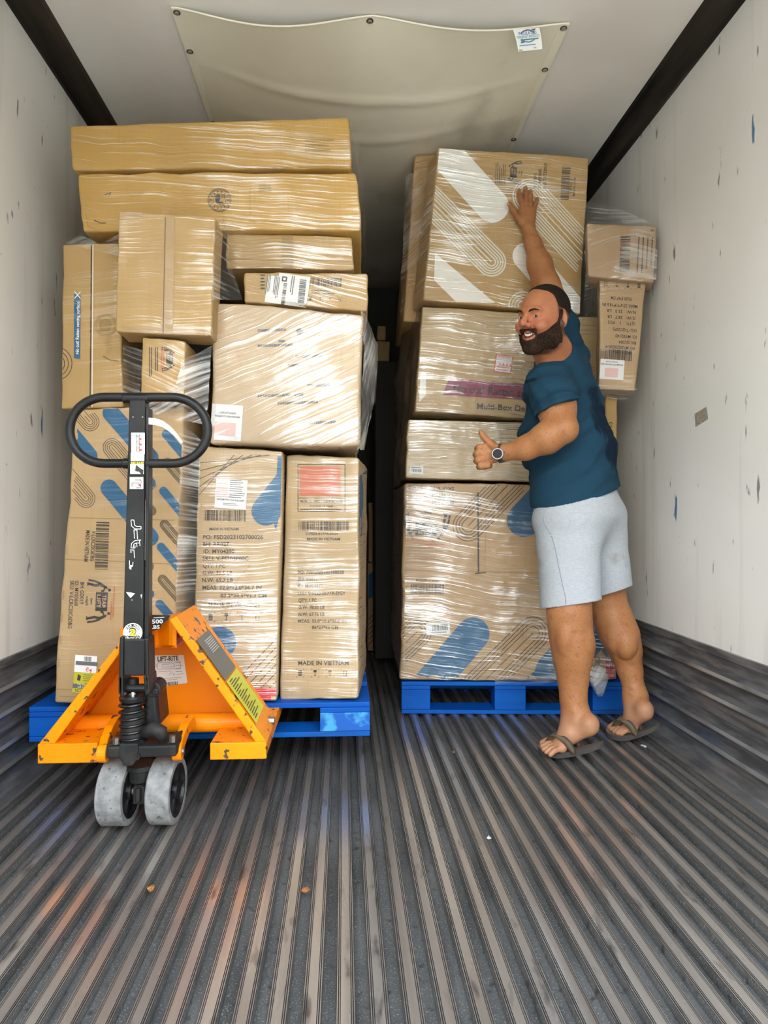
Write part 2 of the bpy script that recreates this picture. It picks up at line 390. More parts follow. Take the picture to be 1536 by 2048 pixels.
        for g in (-1, 1):
            def Q(pts):
                s.poly([s.fr(cx, cy, rot, g*a*k, c*k) for a, c in pts], m)
            hx, hy = .62, .40
            Q([(hx+.08*math.cos(i*math.pi/5), hy+.08*math.sin(i*math.pi/5)) for i in range(10)])
            Q([(.66, .30), (.80, .26), (.98, -.06), (.82, -.12)])
            Q([(.50, .10), (.74, .20), (.76, .12), (.52, .03)]); Q([(.50, -.04), (.60, -.04), (.60, .08), (.50, .08)])
            Q([(.82, -.10), (.98, -.06), (.90, -.34), (.76, -.34)]); Q([(.76, -.34), (.90, -.34), (.98, -.72), (.86, -.72)])
            Q([(.90, -.10), (1.0, -.06), (1.10, -.36), (1.02, -.40)]); Q([(1.02, -.38), (1.10, -.36), (1.16, -.72), (1.06, -.72)])
            Q([(.82, -.72), (1.0, -.72), (1.0, -.78), (.78, -.78)])
    def icons(s, cx, cy, w, h, rot=0, m=1):    # the four handling symbols in corner brackets
        for i in range(4):
            def R(u, v, a, c, r=0):
                x, y = s.fr(cx, cy, rot, (-1.5+i)*w/4*1.3+u*h, v*h); s.rect(x, y, a*h, c*h, rot+r, m)
            for a in (-1, 1):
                for c in (-1, 1):
                    R(a*.5, c*.5, .05, .16); R(a*.45, c*.55, .14, .05)
            if i == 0:
                for q in (.3, .1, -.1, -.3): R(0, q, .34, .14)
                R(-.2, 0, .05, .8); R(.2, 0, .05, .8)
            if i == 1: R(0, .25, .4, .3); R(0, -.1, .08, .4); R(0, -.32, .3, .07)
            if i == 2: R(0, .2, .5, .1); R(0, .28, .3, .1); R(0, -.1, .05, .5); R(.06, -.34, .14, .05)
            if i == 3:
                for a in (-.18, .18): R(a, -.05, .07, .6); R(a-.06, .26, .16, .06, 45); R(a+.06, .26, .16, .06, -45)
                R(0, -.4, .6, .06)
    def into(s, mb):
        for pts, m, zi in s.p:
            if (pts[1][0]-pts[0][0])*(pts[2][1]-pts[0][1])-(pts[1][1]-pts[0][1])*(pts[2][0]-pts[0][0]) < 0: pts = pts[::-1]
            c = clip(pts, s.q) if s.q else pts
            if len(c) < 3: continue
            st = [c]
            while st:
              c = st.pop(); xs = [q[0] for q in c]; ys = [q[1] for q in c]; w_, h_ = max(xs)-min(xs), max(ys)-min(ys)
              if max(w_, h_) > 13:
                if w_ > h_: xm = (max(xs)+min(xs))/2; hs = [[(xm, -9e3), (9e3, -9e3), (9e3, 9e3), (xm, 9e3)], [(-9e3, -9e3), (xm, -9e3), (xm, 9e3), (-9e3, 9e3)]]
                else: ym = (max(ys)+min(ys))/2; hs = [[(-9e3, ym), (9e3, ym), (9e3, 9e3), (-9e3, 9e3)], [(-9e3, -9e3), (9e3, -9e3), (9e3, ym), (-9e3, ym)]]
                st += [k for k in (clip(c, h) for h in hs) if len(k) >= 3]; continue
              out = []
              for px, py in c:
                d = (ROT @ Vector(((px-768)/F, (1024-py)/F, -1))).normalized()
                loc, nrm, ix, ds = s.bvh.ray_cast(CAM, d, 8)
                if loc is None: break
                out.append(CAM+d*(ds-(s.off+zi*4e-5)/max(.3, abs(d.dot(nrm)))))
              else: mb.add(out, [tuple(range(len(out)))], m)
    def build(s, name, mats, parent, **k):
        mb = MB(); s.into(mb)
        if not mb.v: return None
        return mb.build(name, mats, parent, fix=False, **k)
def inset(q, d):
    cx = sum(p[0] for p in q)/4; cy = sum(p[1] for p in q)/4
    r = []
    for p in q: r.append((p[0]+d*(1 if p[0] < cx else -1), p[1]+d*(1 if p[1] < cy else -1)))
    return r
def rbox(cor, r=.008, n=11, amp=.003, seed=0, bulge=0.0, crush=0.0):
    """box with rounded, slightly crumpled cardboard faces between eight corners"""
    cor = [Vector(c) for c in cor]
    W = (cor[1]-cor[0]).length; H = (cor[0]-cor[3]).length; D = (cor[4]-cor[0]).length
    hw, hh, hd = W/2, H/2, D/2
    def tri(x, y, z):  # x right, y depth, z up in -1..1
        u, v, w_ = (x+1)/2, (1-z)/2, (y+1)/2
        f = cor[0].lerp(cor[1], u).lerp(cor[3].lerp(cor[2], u), v); k = cor[4].lerp(cor[5], u).lerp(cor[7].lerp(cor[6], u), v)
        return f.lerp(k, w_)
    def ticks(h):
        e = r/h; t = [-1, -1+e*.4, -1+e]; m = [-1+e+(2-2*e)*i/n for i in range(1, n)]
        return t+m+[1-e, 1-e*.4, 1]
    tx, ty, tz = ticks(hw), ticks(hd), ticks(hh)
    bm = bmesh.new()
    def put(x, y, z):
        p = Vector((x*hw, y*hd, z*hh)); i = Vector((max(-hw+r, min(hw-r, p.x)), max(-hd+r, min(hd-r, p.y)), max(-hh+r, min(hh-r, p.z))))
        d = p-i
        q = i+d.normalized()*r if d.length > 1e-9 else p
        a = tri(q.x/hw, q.y/hd, q.z/hh)
        s = Vector((seed*3.1, seed*1.7, seed*2.3))
        nv = noise.noise_vector(a*3.0+s)*amp + noise.noise_vector(a*11+s)*amp*.6
        ed = (abs(x) > .93)+(abs(y) > .93)+(abs(z) > .93)
        if ed >= 2 and crush: nv += noise.noise_vector(a*22+s)*crush
        b_ = bulge*((1-x*x)*(1-z*z))
        if y < 0: nv += Vector((0, -b_, 0))
        if x > 0: nv += Vector((bulge*.5*(1-y*y)*(1-z*z), 0, 0))
        return bm.verts.new(a+nv)
    for A, B, fn in ((tx, tz, lambda a, c: (a, -1, c)), (tx, tz, lambda a, c: (a, 1, c)), (tx, ty, lambda a, c: (a, c, 1)), (tx, ty, lambda a, c: (a, c, -1)), (ty, tz, lambda a, c: (-1, a, c)), (ty, tz, lambda a, c: (1, a, c))):
        g = [[put(*fn(a, c)) for c in B] for a in A]
        for i in range(len(A)-1):
            for j in range(len(B)-1): bm.faces.new((g[i][j], g[i+1][j], g[i+1][j+1], g[i][j+1]))
    bmesh.ops.remove_doubles(bm, verts=bm.verts, dist=1e-5); bmesh.ops.recalc_face_normals(bm, faces=bm.faces)
    bm.verts.index_update()
    v = [p.co.copy() for p in bm.verts]; f = [tuple(q.index for q in p.verts) for p in bm.faces]; bm.free()
    return v, f
SEED = [0]
class Carton:
    def __init__(s, quad, Y, depth, label, dv=(0, 1, 0), col=KR, wrap=0.0, ang=0.0, cloud=0.0, amp=.003, bulge=0.0, crush=.003, r=.008, group=None, name='cardboard_box', cat='cardboard box', n=11, side=None, ink=None):
        SEED[0] += 1
        if not isinstance(Y, (tuple, list)): Y = (Y,)*4
        s.quad = quad; fr = [P(q[0], q[1], y) for q, y in zip(quad, Y)]
        d = Vector(dv)*depth; s.c = fr+[p+d for p in fr]
        s.v, s.f = rbox(s.c, r, n, amp, SEED[0], bulge, crush)
        s.bvh = BVHTree.FromPolygons(s.v, s.f)
        s.wrap, s.ang, s.cloud, s.seed = wrap, ang, cloud, SEED[0]*.37
        nm = lambda c, k: wrapped(name+'_'+k, c, wrap, ang, ink=(k != 'card'), seed=round(s.seed, 3), cloud=cloud)
        s.mats = [nm(col, 'card'), nm(INK, 'ink'), nm(BLUE, 'blue'), nm(RED, 'red'), nm(WHT, 'white'), nm(REDP, 'redprint'), nm(MAR, 'maroon'), nm(tuple(c*.72 for c in col), 'tape'), nm(LINEW, 'lines')]
        s.pr = Print(s.bvh, inset(quad, 2)); s.label = label; s.group = group; s.name = name; s.cat = cat; s.kids = []
    def paper(s, cx, cy, w, h, rot=0, col=(.60, .595, .58), name='label', label=None, q=None):
        """a sticker: its own part, returns a Print collecting what is printed on it"""
        base = Print(s.bvh, None, .0022); base.rect(cx, cy, w, h, rot, 0, 4)
        top = Print(s.bvh, None, .0030); s.kids.append((name, label, base, top, col)); return top
    def done(s, layers=True):
        mb = MB(); mb.add(s.v, s.f, 0)
        s.pr.into(mb)
        o = mb.build(s.name, s.mats, fix=False, origin=None)
        nf = len(s.f); o.data.polygons.foreach_set('use_smooth', [i < nf for i in range(len(o.data.polygons))])
        tag(o, s.label, s.cat, s.group or (GRP[0] if s.cat == 'cardboard box' else None))
        wr = s.wrap*.55
        for name, label, base, top, col in s.kids:
            k = MB(); base.into(k); top.into(k)
            if not k.v: continue
            ms = [wrapped('sticker', c, wr, s.ang, ink=True, rough=.5, seed=round(s.seed, 3)) for c in (col, INK, BLUE, (.5, .46, .02), (.6, .6, .6), (.62, .10, .06), (.12, .12, .12), (.62, .38, .34))]
            c_ = k.build(name, ms, o, fix=False)
            if label: c_['label'] = label
        s.o = o; return o
# ------------------------------------------------------------------ left load
D = .004
GRP = ['boxes of the left load']
c = Carton([(138,251),(699,234),(704,337),(145,341)], (2.50,2.50,2.50,2.50), 1.0, 'long amber cardboard box, topmost of the left load, just under the ceiling', col=KO, wrap=.45, ang=-.03, amp=.004, crush=.004, dv=(.012,1,0), r=.010)
c.pr.line((310,337),(700,333),2,7)
c.pr.scribble(640, 290, 60, 30, 0, 7, 3, 4)
c.done()
c = Carton([(152,347),(715,344),(724,461),(163,464)], (2.50,2.48,2.48,2.50), 1.0, 'long cardboard box with a round stamp, second from the top of the left load', col=KO, wrap=.55, ang=-.03, amp=.005, crush=.006, dv=(.012,1,0), r=.010)
p = c.pr
for r_, n_ in ((23, 1.3), (20.5, .8), (13, .8)):
    p.path([(439+r_*math.cos(i*math.pi/16), 400+r_*math.sin(i*math.pi/16)) for i in range(33)], n_, 1)
for i in range(14): p.rect(439+16.8*math.cos(i*.45), 400+16.8*math.sin(i*.45), 2.6, 3.2, i*25.8+90, 1)
p.poly([(430,392),(438,388),(441,396),(436,408),(431,404)], 1); p.poly([(436,402),(447,404),(446,410),(438,410)], 1); p.scribble(444, 394, 9, 12, 90, 1, 4, 3)
p.scribble(530, 376, 26, 16, 0, 7, 3, 8); p.line((500,372),(500,442), 1, 7); p.line((500,442),(720,449), 1, 7); p.line((445,424),(450,462), 1.2, 7)
p.path([(210,389),(222,385),(218,392)], 1.2, 1); p.path([(188,440),(200,446),(212,446)], 1.5, 1); p.path([(172,428),(176,452),(190,458)], 1.5, 7)
c.done()
c = Carton([(237,422),(431,432),(423,672),(231,664)], 2.33, .14, 'square taped cardboard box jutting out under the two long boxes on the left', col=KR, wrap=.42, ang=.0, amp=.003, crush=.003, r=.007)
p = c.pr
for i in range(24):
    y = 424+i*10.2
c.done()
tp = Print(c.bvh, inset(c.quad, 1), .0014)
tp.poly([(330,425),(350,427),(345,668),(322,666)], 0)
tp2 = Print(c.bvh, inset(c.quad, 1), .0012); tp = [tp, tp2]; tp2.poly([(236,423),(431,433),(431,441),(236,430)], 0); tp3 = Print(c.bvh, inset(c.quad, 1), .0012); tp.append(tp3); tp3.poly([(232,652),(423,661),(423,671),(231,663)], 0)
tape = mat('parcel_tape', (.46, .29, .12), .25); bsdf(tape).inputs['Coat Weight'].default_value = .6
for q_ in tp: t_ = MB(); q_.into(t_); t_.build('packing_tape', wrapped('tape_strip', (.33,.205,.08), .3, 0, ink=True, rough=.3), c.o, fix=False)['label'] = 'darker brown packing tape'
t_ = MB(); sm = Print(c.bvh, inset(c.quad, 1), .0022); sm.line((331,426),(326,666), 1.6, 0); sm.into(t_)
t_.build('flap_seam', mat('seam_dark', (.16,.10,.05), .8), c.o, fix=False)
c = Carton([(127,489),(237,486),(246,815),(122,817)], (2.50,2.49,2.49,2.50), .8, 'tall cardboard box with a blue upright warning strip, against the left wall', col=KR, wrap=.18, ang=.1, amp=.004, crush=.003, r=.007)
p = c.pr
p.line((183,487),(180,815), 2.2, 1); p.line((186,487),(184,815), 2, 8)
p.poly([(148,588),(161,590),(160,718),(148,716)], 2)
p.text('No cut! Rattan seating surface!', 155, 655, 6.5, 106, -89, 4, .012)
for a in ((149,586,161,598),(161,586,149,598)): p.line((a[0],a[1]-3),(a[2],a[3]-1),1.5,4)
p.rings((110,727),(40,760), 34, 3, 1.3, 1, 12)
for r_ in (22, 19, 11): p.path([(211+r_*math.cos(i*math.pi/14), 650+r_*math.sin(i*math.pi/14)) for i in range(29)], 1, 7)
p.scribble(211, 650, 26, 26, 0, 7, 7, 6); p.path([(206,712),(220,720),(236,722)], 1.2, 1)
c.done()
c = Carton([(284,675),(371,681),(367,805),(280,801)], 2.355, .5, 'small cardboard box with a lift pictogram, under the square taped box', col=KR, wrap=.25, ang=-.4, amp=.003, r=.006)
p = c.pr; p.teamlift(339, 718, 21, 90, 1, 0)
for i, cc in enumerate((5, 1, 1)): p.scribble(325-i*12, 725, 62, 8, 90, cc, 2, 5+i)
c.done()
c = Carton([(452,466),(704,473),(709,540),(450,538)], (2.52,2.50,2.50,2.52), .9, 'shallow cardboard box under the right half of the stamped long box', col=KR, wrap=.6, ang=-.05, amp=.004, crush=.004, dv=(.02,1,0))
c.pr.rect(575, 500, 22, 70, 0, 7); c.pr.line((450,518),(705,522),1.4,7); c.done()
c = Carton([(488,543),(735,547),(736,624),(488,603)], 2.45, .9, 'cardboard box with a white shipping label, above the big film-wrapped carton', col=KR, wrap=.55, ang=-.2, amp=.004, crush=.004, dv=(.0,1,0))
p = c.pr
p.barcode(652, 564, 66, 17, 2, 1, 30, 5); p.scribble(652, 584, 60, 10, 2, 1, 2, 4); p.scribble(526, 560, 10, 40, 0, 1, 6, 2)
p.icons(650, 598, 60, 9, 2, 1)
k = c.paper(575, 579, 84, 62, 8, name='shipping_label', label='white shipping label with barcodes')
k.barcode(604, 583, 48, 13, 96, 1, 26, 3); k.barcode(568, 588, 44, 7, 98, 1, 26, 9); k.scribble(552, 575, 44, 12, 98, 1, 4, 7); k.rect(569, 558, 10, 10, 8, 1); k.rect(569, 558, 5, 5, 8, 0); k.scribble(584, 574, 46, 8, 98, 1, 2, 5); k.scribble(536, 572, 44, 8, 98, 1, 3, 15)
c.done()
c = Carton([(430,603),(727,630),(719,893),(416,887)], (2.43,2.41,2.42,2.43), 1.0, 'big carton in cloudy diagonal film wrap, above the right-hand bottom cartons of the left load', col=(0.440, 0.304, 0.160), wrap=.82, ang=.42, cloud=.08, amp=.006, bulge=.012, crush=.005, r=.014)
p = c.pr
for i, (x_, y_, w_) in enumerate(((545,660,60),(600,662,16),(640,655,12),(560,690,90),(620,712,60),(600,730,50),(640,770,50),(570,790,110),(600,805,90),(640,845,80))): p.scribble(x_, y_, w_, 9, -2, 1, 1, i+3, .55)
p.rect(598,663,9,12,0,1); p.rect(642,655,8,8,0,1); p.rect(563,682,12,4,0,1)
k = c.paper(453, 845, 62, 72, 4, name='address_label', label='white paper label with faint red panel')
k.text('PROBLEM WITH YOUR PURCHASE?', 455, 835-2, 3.5, 50, 4, 1); k.text('CONTACT US NOW', 455, 826, 4, 34, 4, 1); k.rect(450, 858, 42, 26, 4, 7)
c.done()
c = Carton([(148,817),(368,812),(347,1413),(108,1407)], (2.44,2.42,2.42,2.43), .7, 'large leaning carton with blue capsules and sideways writing, left end of the blue pallet', col=(0.424, 0.284, 0.136), wrap=.12, ang=.02, amp=.006, crush=.004, dv=(0,1,0), r=.010, n=16)
p = c.pr
# the carton leans and bulges a little: capsule pattern
for a, b_, r_ in (((218,976),(300,1075),17), ((178,912),(100,818),17), ((222,826),(300,915),17), ((332,868),(380,925),8.5), ((303,966),(262,915),8.5), ((327,982),(375,1040),8.5),
                ((303,1078),(262,1030),8.5), ((322,1094),(370,1150),8.5), ((300,1188),(258,1140),8.5), ((319,1208),(366,1262),8.5)):
    p.pill(a, b_, r_, 2)
for a, b_, k_ in (((172,997),(110,925),18), ((180,844),(130,785),18), ((224,895),(300,985),18), ((303,908),(262,860),9), ((303,1022),(262,975),9), ((329,1049),(380,1110),9), ((298,1133),(262,1090),9), ((325,1159),(380,1222),9), ((335,925),(380,978),9)):
    p.rings(a, b_, k_, 4, 1.0, 1, 1.5)
p.line((139,1035),(350,1040),1.4,7); p.line((130,1118),(349,1128),1.2,7); p.line((112,1378),(347,1385),2,7); p.line((110,1392),(347,1400),1.6,7)
p.barcode(204, 1092, 96, 26, 92, 1, 34, 11)
p.text('V-LCRC20C6DBG', 186, 1092, 8, 60, 93, 1); p.text('MADE IN VIETNAM', 174, 1092, 8, 62, 94, 1)
p.text('BH: GD019', 164, 1186, 7.5, 44, 92, 1); p.text('ID: MY03660', 153, 1187, 7.5, 50, 92, 1); p.text('SKU: V-LCRC20C6DBG', 142, 1209, 8, 96, 93, 1)
p.teamlift(203, 1203, 38, 92, 1, 0)
p.scribble(227, 1205, 66, 4, 93, 5, 1, 3, .6); p.scribble(222, 1222, 40, 4, 93, 5, 1, 8, .6)
for i in range(8): p.rect(139-i*3.2, 1010+i*45, 4, 18, 3, 7)
k = c.paper(170, 1348, 44, 74, 4, (.80,.79,.78), 'caution_label', 'white, grey and yellow caution label, printed upside down')
k.barcode(176, 1318, 15, 9, 4, 1, 12, 2); k.rect(173, 1327, 43.5, 8, 4, 6); k.text('E4', 178, 1340, 8, 12, 20, 5); k.rect(169, 1357, 43.5, 24, 4, 3); k.rect(167, 1372, 43.5, 12, 4, 6); k.rect(166, 1382, 43.5, 9, 4, 3)
k.text('Package', 168, 1375.5, 4, 26, 184, 4); k.text('LT 70 lbs.', 167, 1369, 4, 30, 184, 4); k.text('CAUTION', 167, 1382, 6, 34, 184, 1); k.scribble(176, 1356, 20, 16, 4, 1, 4, 3, .3); k.poly([(156,1348),(162,1352),(160,1362),(154,1360)], 1)
c.done()
c = Carton([(397,891),(566,901),(554,1402),(384,1400)], (2.47,2.47,2.475,2.475), .7, 'tall film-wrapped carton marked RR027 in the middle of the left pallet', col=(0.416, 0.292, 0.152), wrap=.62, ang=.0, amp=.004, crush=.003, n=14)
p = c.pr
p.pill((532,1022),(590,950), 29, 2); p.pill((440,1285),(370,1350), 32, 2)
p.poly([(556,902),(566,902),(566,1000),(552,1060),(548,1050)], 2)
p.rings((500,1130),(400,1250), 0.1, 1, .1, 1)
for i in range(6): p.line((553-0*i,1277+i*17),(456+i*14,1378+i*2),1.5,1)
for i in range(5): p.line((398,990-i*16),(398+70+i*18,910),1.1,1)
p.barcode(450, 1031, 84, 22, 1, 1, 36, 21)
for i, (t_, x0_, wd) in enumerate((('MADE IN VIETNAM',448,58),('PO: FSD2023102700026',466,120),('BH: RR027',432,52),('ID: MY04290',438,62),('SKU: V-FS203P00C',451,92),('QTY: 1 PC',428,44),('G.W: 71.5 LB',435,60),('N.W: 65.7 LB',435,62),('MEAS: 32.8*12.0*36.7 IN',464,118),('83.2*30.5*93.3 CM',487,92),('MADE IN VIETNAM',468,102))):
    p.text(t_, x0_, (1058,1074,1088,1102.5,1117,1131.5,1146,1160,1175,1191,1209)[i], (5,8,8,8,8,8,8,8,8,7,9.5)[i], wd, 0, 1, .015)
p.icons(468, 1234, 96, 17, 0, 1); p.rect(520, 1388, 66, 24, 0, 3, 3)
k = c.paper(462, 988, 63, 59, 4, name='notice_label', label='white notice label with red and black print')
k.scribble(474, 978, 30, 38, 4, 1, 9, 2, .3); k.scribble(446, 980, 26, 30, 4, 7, 7, 12, .5); k.text('PROBLEM WITH YOUR PURCHASE?', 461, 1000, 3.2, 54, 4, 1); k.scribble(463, 1009, 34, 6, 4, 1, 2, 2, .4)
c.done()
c = Carton([(572,908),(719,914),(717,1398),(559,1401)], (2.53,2.47,2.475,2.53), .5, 'tall film-wrapped carton marked RR017 at the right end of the left pallet', dv=(.085,1,0), col=(0.416, 0.292, 0.152), wrap=.52, ang=.0, amp=.004, crush=.004, n=14, r=.01)
p = c.pr
p.frame(643, 976, 94, 94, 1.2, 0, 1); p.rect(640, 962, 82, 58, 0, 5, 3); p.text('PROBLEM WITH YOUR PURCHASE?', 643, 1003, 4.5, 84, 0, 1, .02); p.text('Contact us now!', 643, 1012, 4, 46, 0, 1); p.line((597,996),(690,996),1,1); p.scribble(643,1019,86,4,0,1,1,3,.4)
p.barcode(648, 1052, 101, 18, 0, 1, 44, 31)
for i, (t_, x0_, wd) in enumerate((('V-FS23-0177A-DGY',644,66),('MADE IN VIETNAM',647,66),('PO: FSD2023102100028',642,92),('BH: RR017',616,40),('ID: MY04477',621,50),('SKU: V-FS23-0177A-DGY',643,96),('QTY: 1 PC',615,36),('G.W: 78.55 LB',623,52),('N.W: 67.76 LB',623,52),('MEAS: 33.8*10.6*36.6 IN',644,96),('86*27*93 CM',650,52),('MADE IN VIETNAM',647,101))):
    p.text(t_, x0_, (1067.5,1078,1144.5,1158.5,1172,1186.5,1200.5,1214.5,1228.5,1242,1254.5,1326)[i], (4.5,5.5,7,7,7,7,7,7,7,6.5,6.5,8.5)[i], wd, 0, 1, .012)
p.icons(645, 1346, 92, 15, 0, 1)
p.q = None
p.poly([(719,952),(734,940),(735,1062),(719,1076)], 2); p.rect(724, 924, 9, 13, 0, 3)
for i in range(3): p.path([(718,1198+i*19),(724,1194+i*18),(734,1194+i*18)], 1.4, 1)
for i in range(5): p.line((717,1262+i*19),(734,1243+i*19),1.4,1)
c.done()

GRP[0] = 'boxes of the right load'
# ------------------------------------------------------------------ right load
c = Carton([(829,309),(872,309),(846,645),(806,642)], 3.24, .5, 'narrow end of a plain cardboard box behind the white-striped carton', col=(0.400, 0.232, 0.080), wrap=.25, ang=.3, n=7); c.done()
c = Carton([(877,295),(1178,316),(1161,628),(846,601)], (3.05,3.03,3.07,3.07), .16, 'large carton with slanting white stripes that the man presses his hand on', dv=(-.18,1,0), col=(0.448, 0.276, 0.096), wrap=.62, ang=-.10, amp=.004, bulge=.004, n=14)
p = c.pr
p.pill((985,412),(820,230), 33, 4); p.poly([(880,302),(881,362),(862,380)], 4) if False else None
p.pill((1052,512),(1200,680), 27, 4); p.pill((800,440),(960,645), 44, 4) if False else p.poly([(870,506),(990,606),(912,604),(868,560)], 4)
p.rings((983,524),(820,360), 28, 5, 3.2, 8, 3); p.rings((1060,392),(1260,610), 34, 6, 2.6, 8, 4); p.rings((1046,612),(1140,720), 28, 4, 3, 8, 4)
p.text('BH: DS001', 1070, 362, 6, 30, -88, 1); p.text('ID: MY03685', 1079.5, 357, 6, 38, -88, 1); p.text('SKU: T-BT220160', 1090, 352, 6, 52, -88, 1)
p.barcode(1131, 366, 66, 17, -87, 1, 30, 41); p.text('T-BT220160', 1142, 372, 4, 30, -87, 1); p.text('MADE IN CHINA', 1148.5, 373, 4.5, 38, -87, 1)
p.teamlift(1027, 345, 21, -88, 1, 0); p.scribble(1001, 346, 44, 22, -88, 1, 6, 7, .35)
c.done()
c = Carton([(1173,445),(1314,452),(1307,566),(1175,553)], (2.86,2.84,2.84,2.86), .13, 'cardboard box wedged high against the right wall, topmost beside the striped carton', dv=(.32,1,0), col=(0.368, 0.240, 0.136), wrap=.35, ang=.3, amp=.004, r=.01)
p = c.pr
p.barcode(1250, 508, 72, 20, 92, 1, 28, 51); p.text('X', 1266, 510, 3, None, 90, 1)
for i in range(4): p.scribble(1276+i*9, 512, 76, 5, 93, 1, 1, 3+i, .5)
p.icons(1303, 490, 60, 7, 93, 1)
c.done()
c = Carton([(1199,557),(1292,563),(1270,782),(1197,778)], (2.89,2.87,2.88,2.89), .14, 'upright cardboard box with upside-down writing, beside the man by the right wall', dv=(.30,1,0), col=(0.384, 0.252, 0.132), wrap=.2, ang=0, amp=.003)
p = c.pr
p.icons(1245, 570, 68, 12, 183, 1)
for t_, x_, y_, w_ in (('70/20 5*47 CM',1243,597,42),('MEAS: 27.6*7.9*18.5 IN',1240,611,70),('N.W:   25.3   LB',1243,623,58),('G.W:   28.7   LB',1243,635,56),('QTY:    1    PCS',1243,646,54),('SKU: T-QC02P2',1250,660,48),('ID: MY02143',1252,673,42),('BH: QC004',1255,685,34),('PO: MY20223020019',1240,695,58),('MADE IN CHINA',1244,705,36)):
    p.text(t_, x_, y_, 6, w_, 184, 1, .01)
p.barcode(1230, 706.5, 66, 20, 3, 1, 36, 61) if False else p.barcode(1230, 722-14+6, 66, 0.1, 3, 1, 36, 61)
p.barcode(1231, 710, 66, 22, 3, 1, 36, 61)
k = c.paper(1224, 739, 48, 40, 4, name='notice_label', label='white notice label printed upside down with a pink panel')
k.text('PROBLEM WITH YOUR PURCHASE?', 1224, 729, 3, 44, 184, 1); k.text('Contact us now!', 1224, 724, 3, 24, 184, 1); k.rect(1223, 745, 26, 18, 4, 7)
c.done()
c = Carton([(1212,791),(1236,793),(1233,968),(1208,966)], 2.98, .1, 'narrow strip of a cardboard box behind the back of the man, under the upright box', col=KR, n=8)
c.pr.text('DS001-4-3', 1220, 866, 7, 44, -86, 1); c.done()
c = Carton([(846,613),(1197,635),(1192,846),(828,823)], (3.10,3.10,3.12,3.12), 1.0, 'wide carton with a dark red strip, behind the head and shoulder of the man', dv=(.02,1,0), col=(0.432, 0.296, 0.136), wrap=.8, ang=-.08, cloud=.02, amp=.005, crush=.004, n=14, bulge=.004)
p = c.pr
p.line((838,716),(1190,735),1.6,7); p.line((1010,620),(1010,735),1,7)
p.poly([(898,756),(1100,772),(1100,803),(886,790)], 6); p.text('No cut! Rattan surface!', 1002, 783, 15, 190, 4, 1, .02)
p.text('Multi-Box Delivery', 1022, 815.5, 11, 136, 3, 1, .02)
p.poly([(841,745),(852,745),(852,790),(838,805)], 4)
k = c.paper(1007, 728, 33, 34, 8, name='warning_sticker', label='small white and red square warning sticker')
k.frame(1007, 728, 33, 34, 2, 8, 5); k.text('ATTENTION', 1009, 715, 4, 26, 8, 5)
for i in range(4): k.poly([(997+i*7,730+i),(1000+i*7,724+i),(1003+i*7,731+i)], 5)
k.scribble(1006, 737, 26, 10, 8, 5, 2, 3, .5)
c.done()
c = Carton([(816,840),(1195,850),(1190,966),(811,956)], (3.12,3.12,3.13,3.13), 1.0, 'cardboard box behind the thumbs-up hand, second layer of the right load', dv=(.02,1,0), col=(0.432, 0.308, 0.152), wrap=1.0, ang=-.03, cloud=.08, amp=.005, crush=.004, n=14)
c.pr.line((815,896),(1060,900),1.4,7)
k = c.paper(833, 940, 27, 16, 3, name='small_label', label='small white label with blue-grey print'); k.barcode(833, 941, 20, 6, 3, 1, 14, 4); k.scribble(832, 935, 20, 4, 3, 1, 1, 3, .4)
c.done()
c = Carton([(808,966),(1205,970),(1236,1361),(801,1362)], (3.14,3.08,3.09,3.15), .95, 'biggest bottom carton of the right load with upside-down writing and blue capsules', dv=(.02,1,0), col=(0.384, 0.244, 0.116), wrap=.62, ang=-.12, amp=.006, crush=.005, n=18, bulge=.006, r=.012)
p = c.pr
p.pill((1048,1040),(1110,975), 34, 2); p.pill((946,1268),(850,1380), 33, 2); p.pill((1110,1345),(1200,1240), 40, 2); p.poly([(1048,1362),(1110,1302),(1170,1362)], 2)
p.pill((1190,1278),(1150,1250),9,2); p.pill((1214,1300),(1250,1340),10,2)
p.rings((936,1052),(1060,925), 30, 4, 1.4, 1, 6); p.rings((1066,1266),(930,1400), 32, 4, 1.4, 1, 6); p.rings((834,1264),(720,1370), 29, 4, 1.2, 1, 6); p.rings((1186,1322),(1150,1290), 14, 4, .9, 1, 3)
p.text('SKU: V-FS203P00C', 862, 976, 7, 92, 182, 1, .015); p.text('ID: MY04290', 877, 991, 8, 62, 181, 1, .02); p.text('BH: RR027', 883, 1005, 8, 50, 181, 1, .02)
p.teamlift(852, 1059, 42, 182, 1, 0)
p.scribble(856, 1082, 90, 5, 1, 5, 1, 3, .6); p.scribble(870, 1089, 40, 5, 1, 5, 1, 4, .6)
p.scribble(852, 1110, 76, 34, 1, 7, 6, 14, .45)
p.text('MADE IN VIETNAM', 855, 1160, 4, 46, 181, 1); p.barcode(855, 1178, 67, 19, 1, 1, 40, 71)
p.line((956,985),(957,1145), 3, 1); p.line((972,1000),(970,1140), 1.5, 7); p.line((950,1147),(972,1145), 2, 1); p.line((806,1140),(1100,1146),1,7)
p.path([(816,970),(812,1100),(813,1250),(805,1355)], 2, 7)
p.rect(1221, 1338, 19, 38, 0, 3, 2); p.scribble(1221, 1330, 12, 18, 90, 8, 4, 3, .3)
k = c.paper(876, 1257, 47, 24, -4, name='barcode_label', label='white barcode sticker'); k.barcode(880, 1255, 31, 12, -4, 1, 22, 5); k.scribble(878, 1265, 34, 4, -4, 1, 1, 3, .4)
c.done()
GRP[0] = 'boxes deep in the gap'
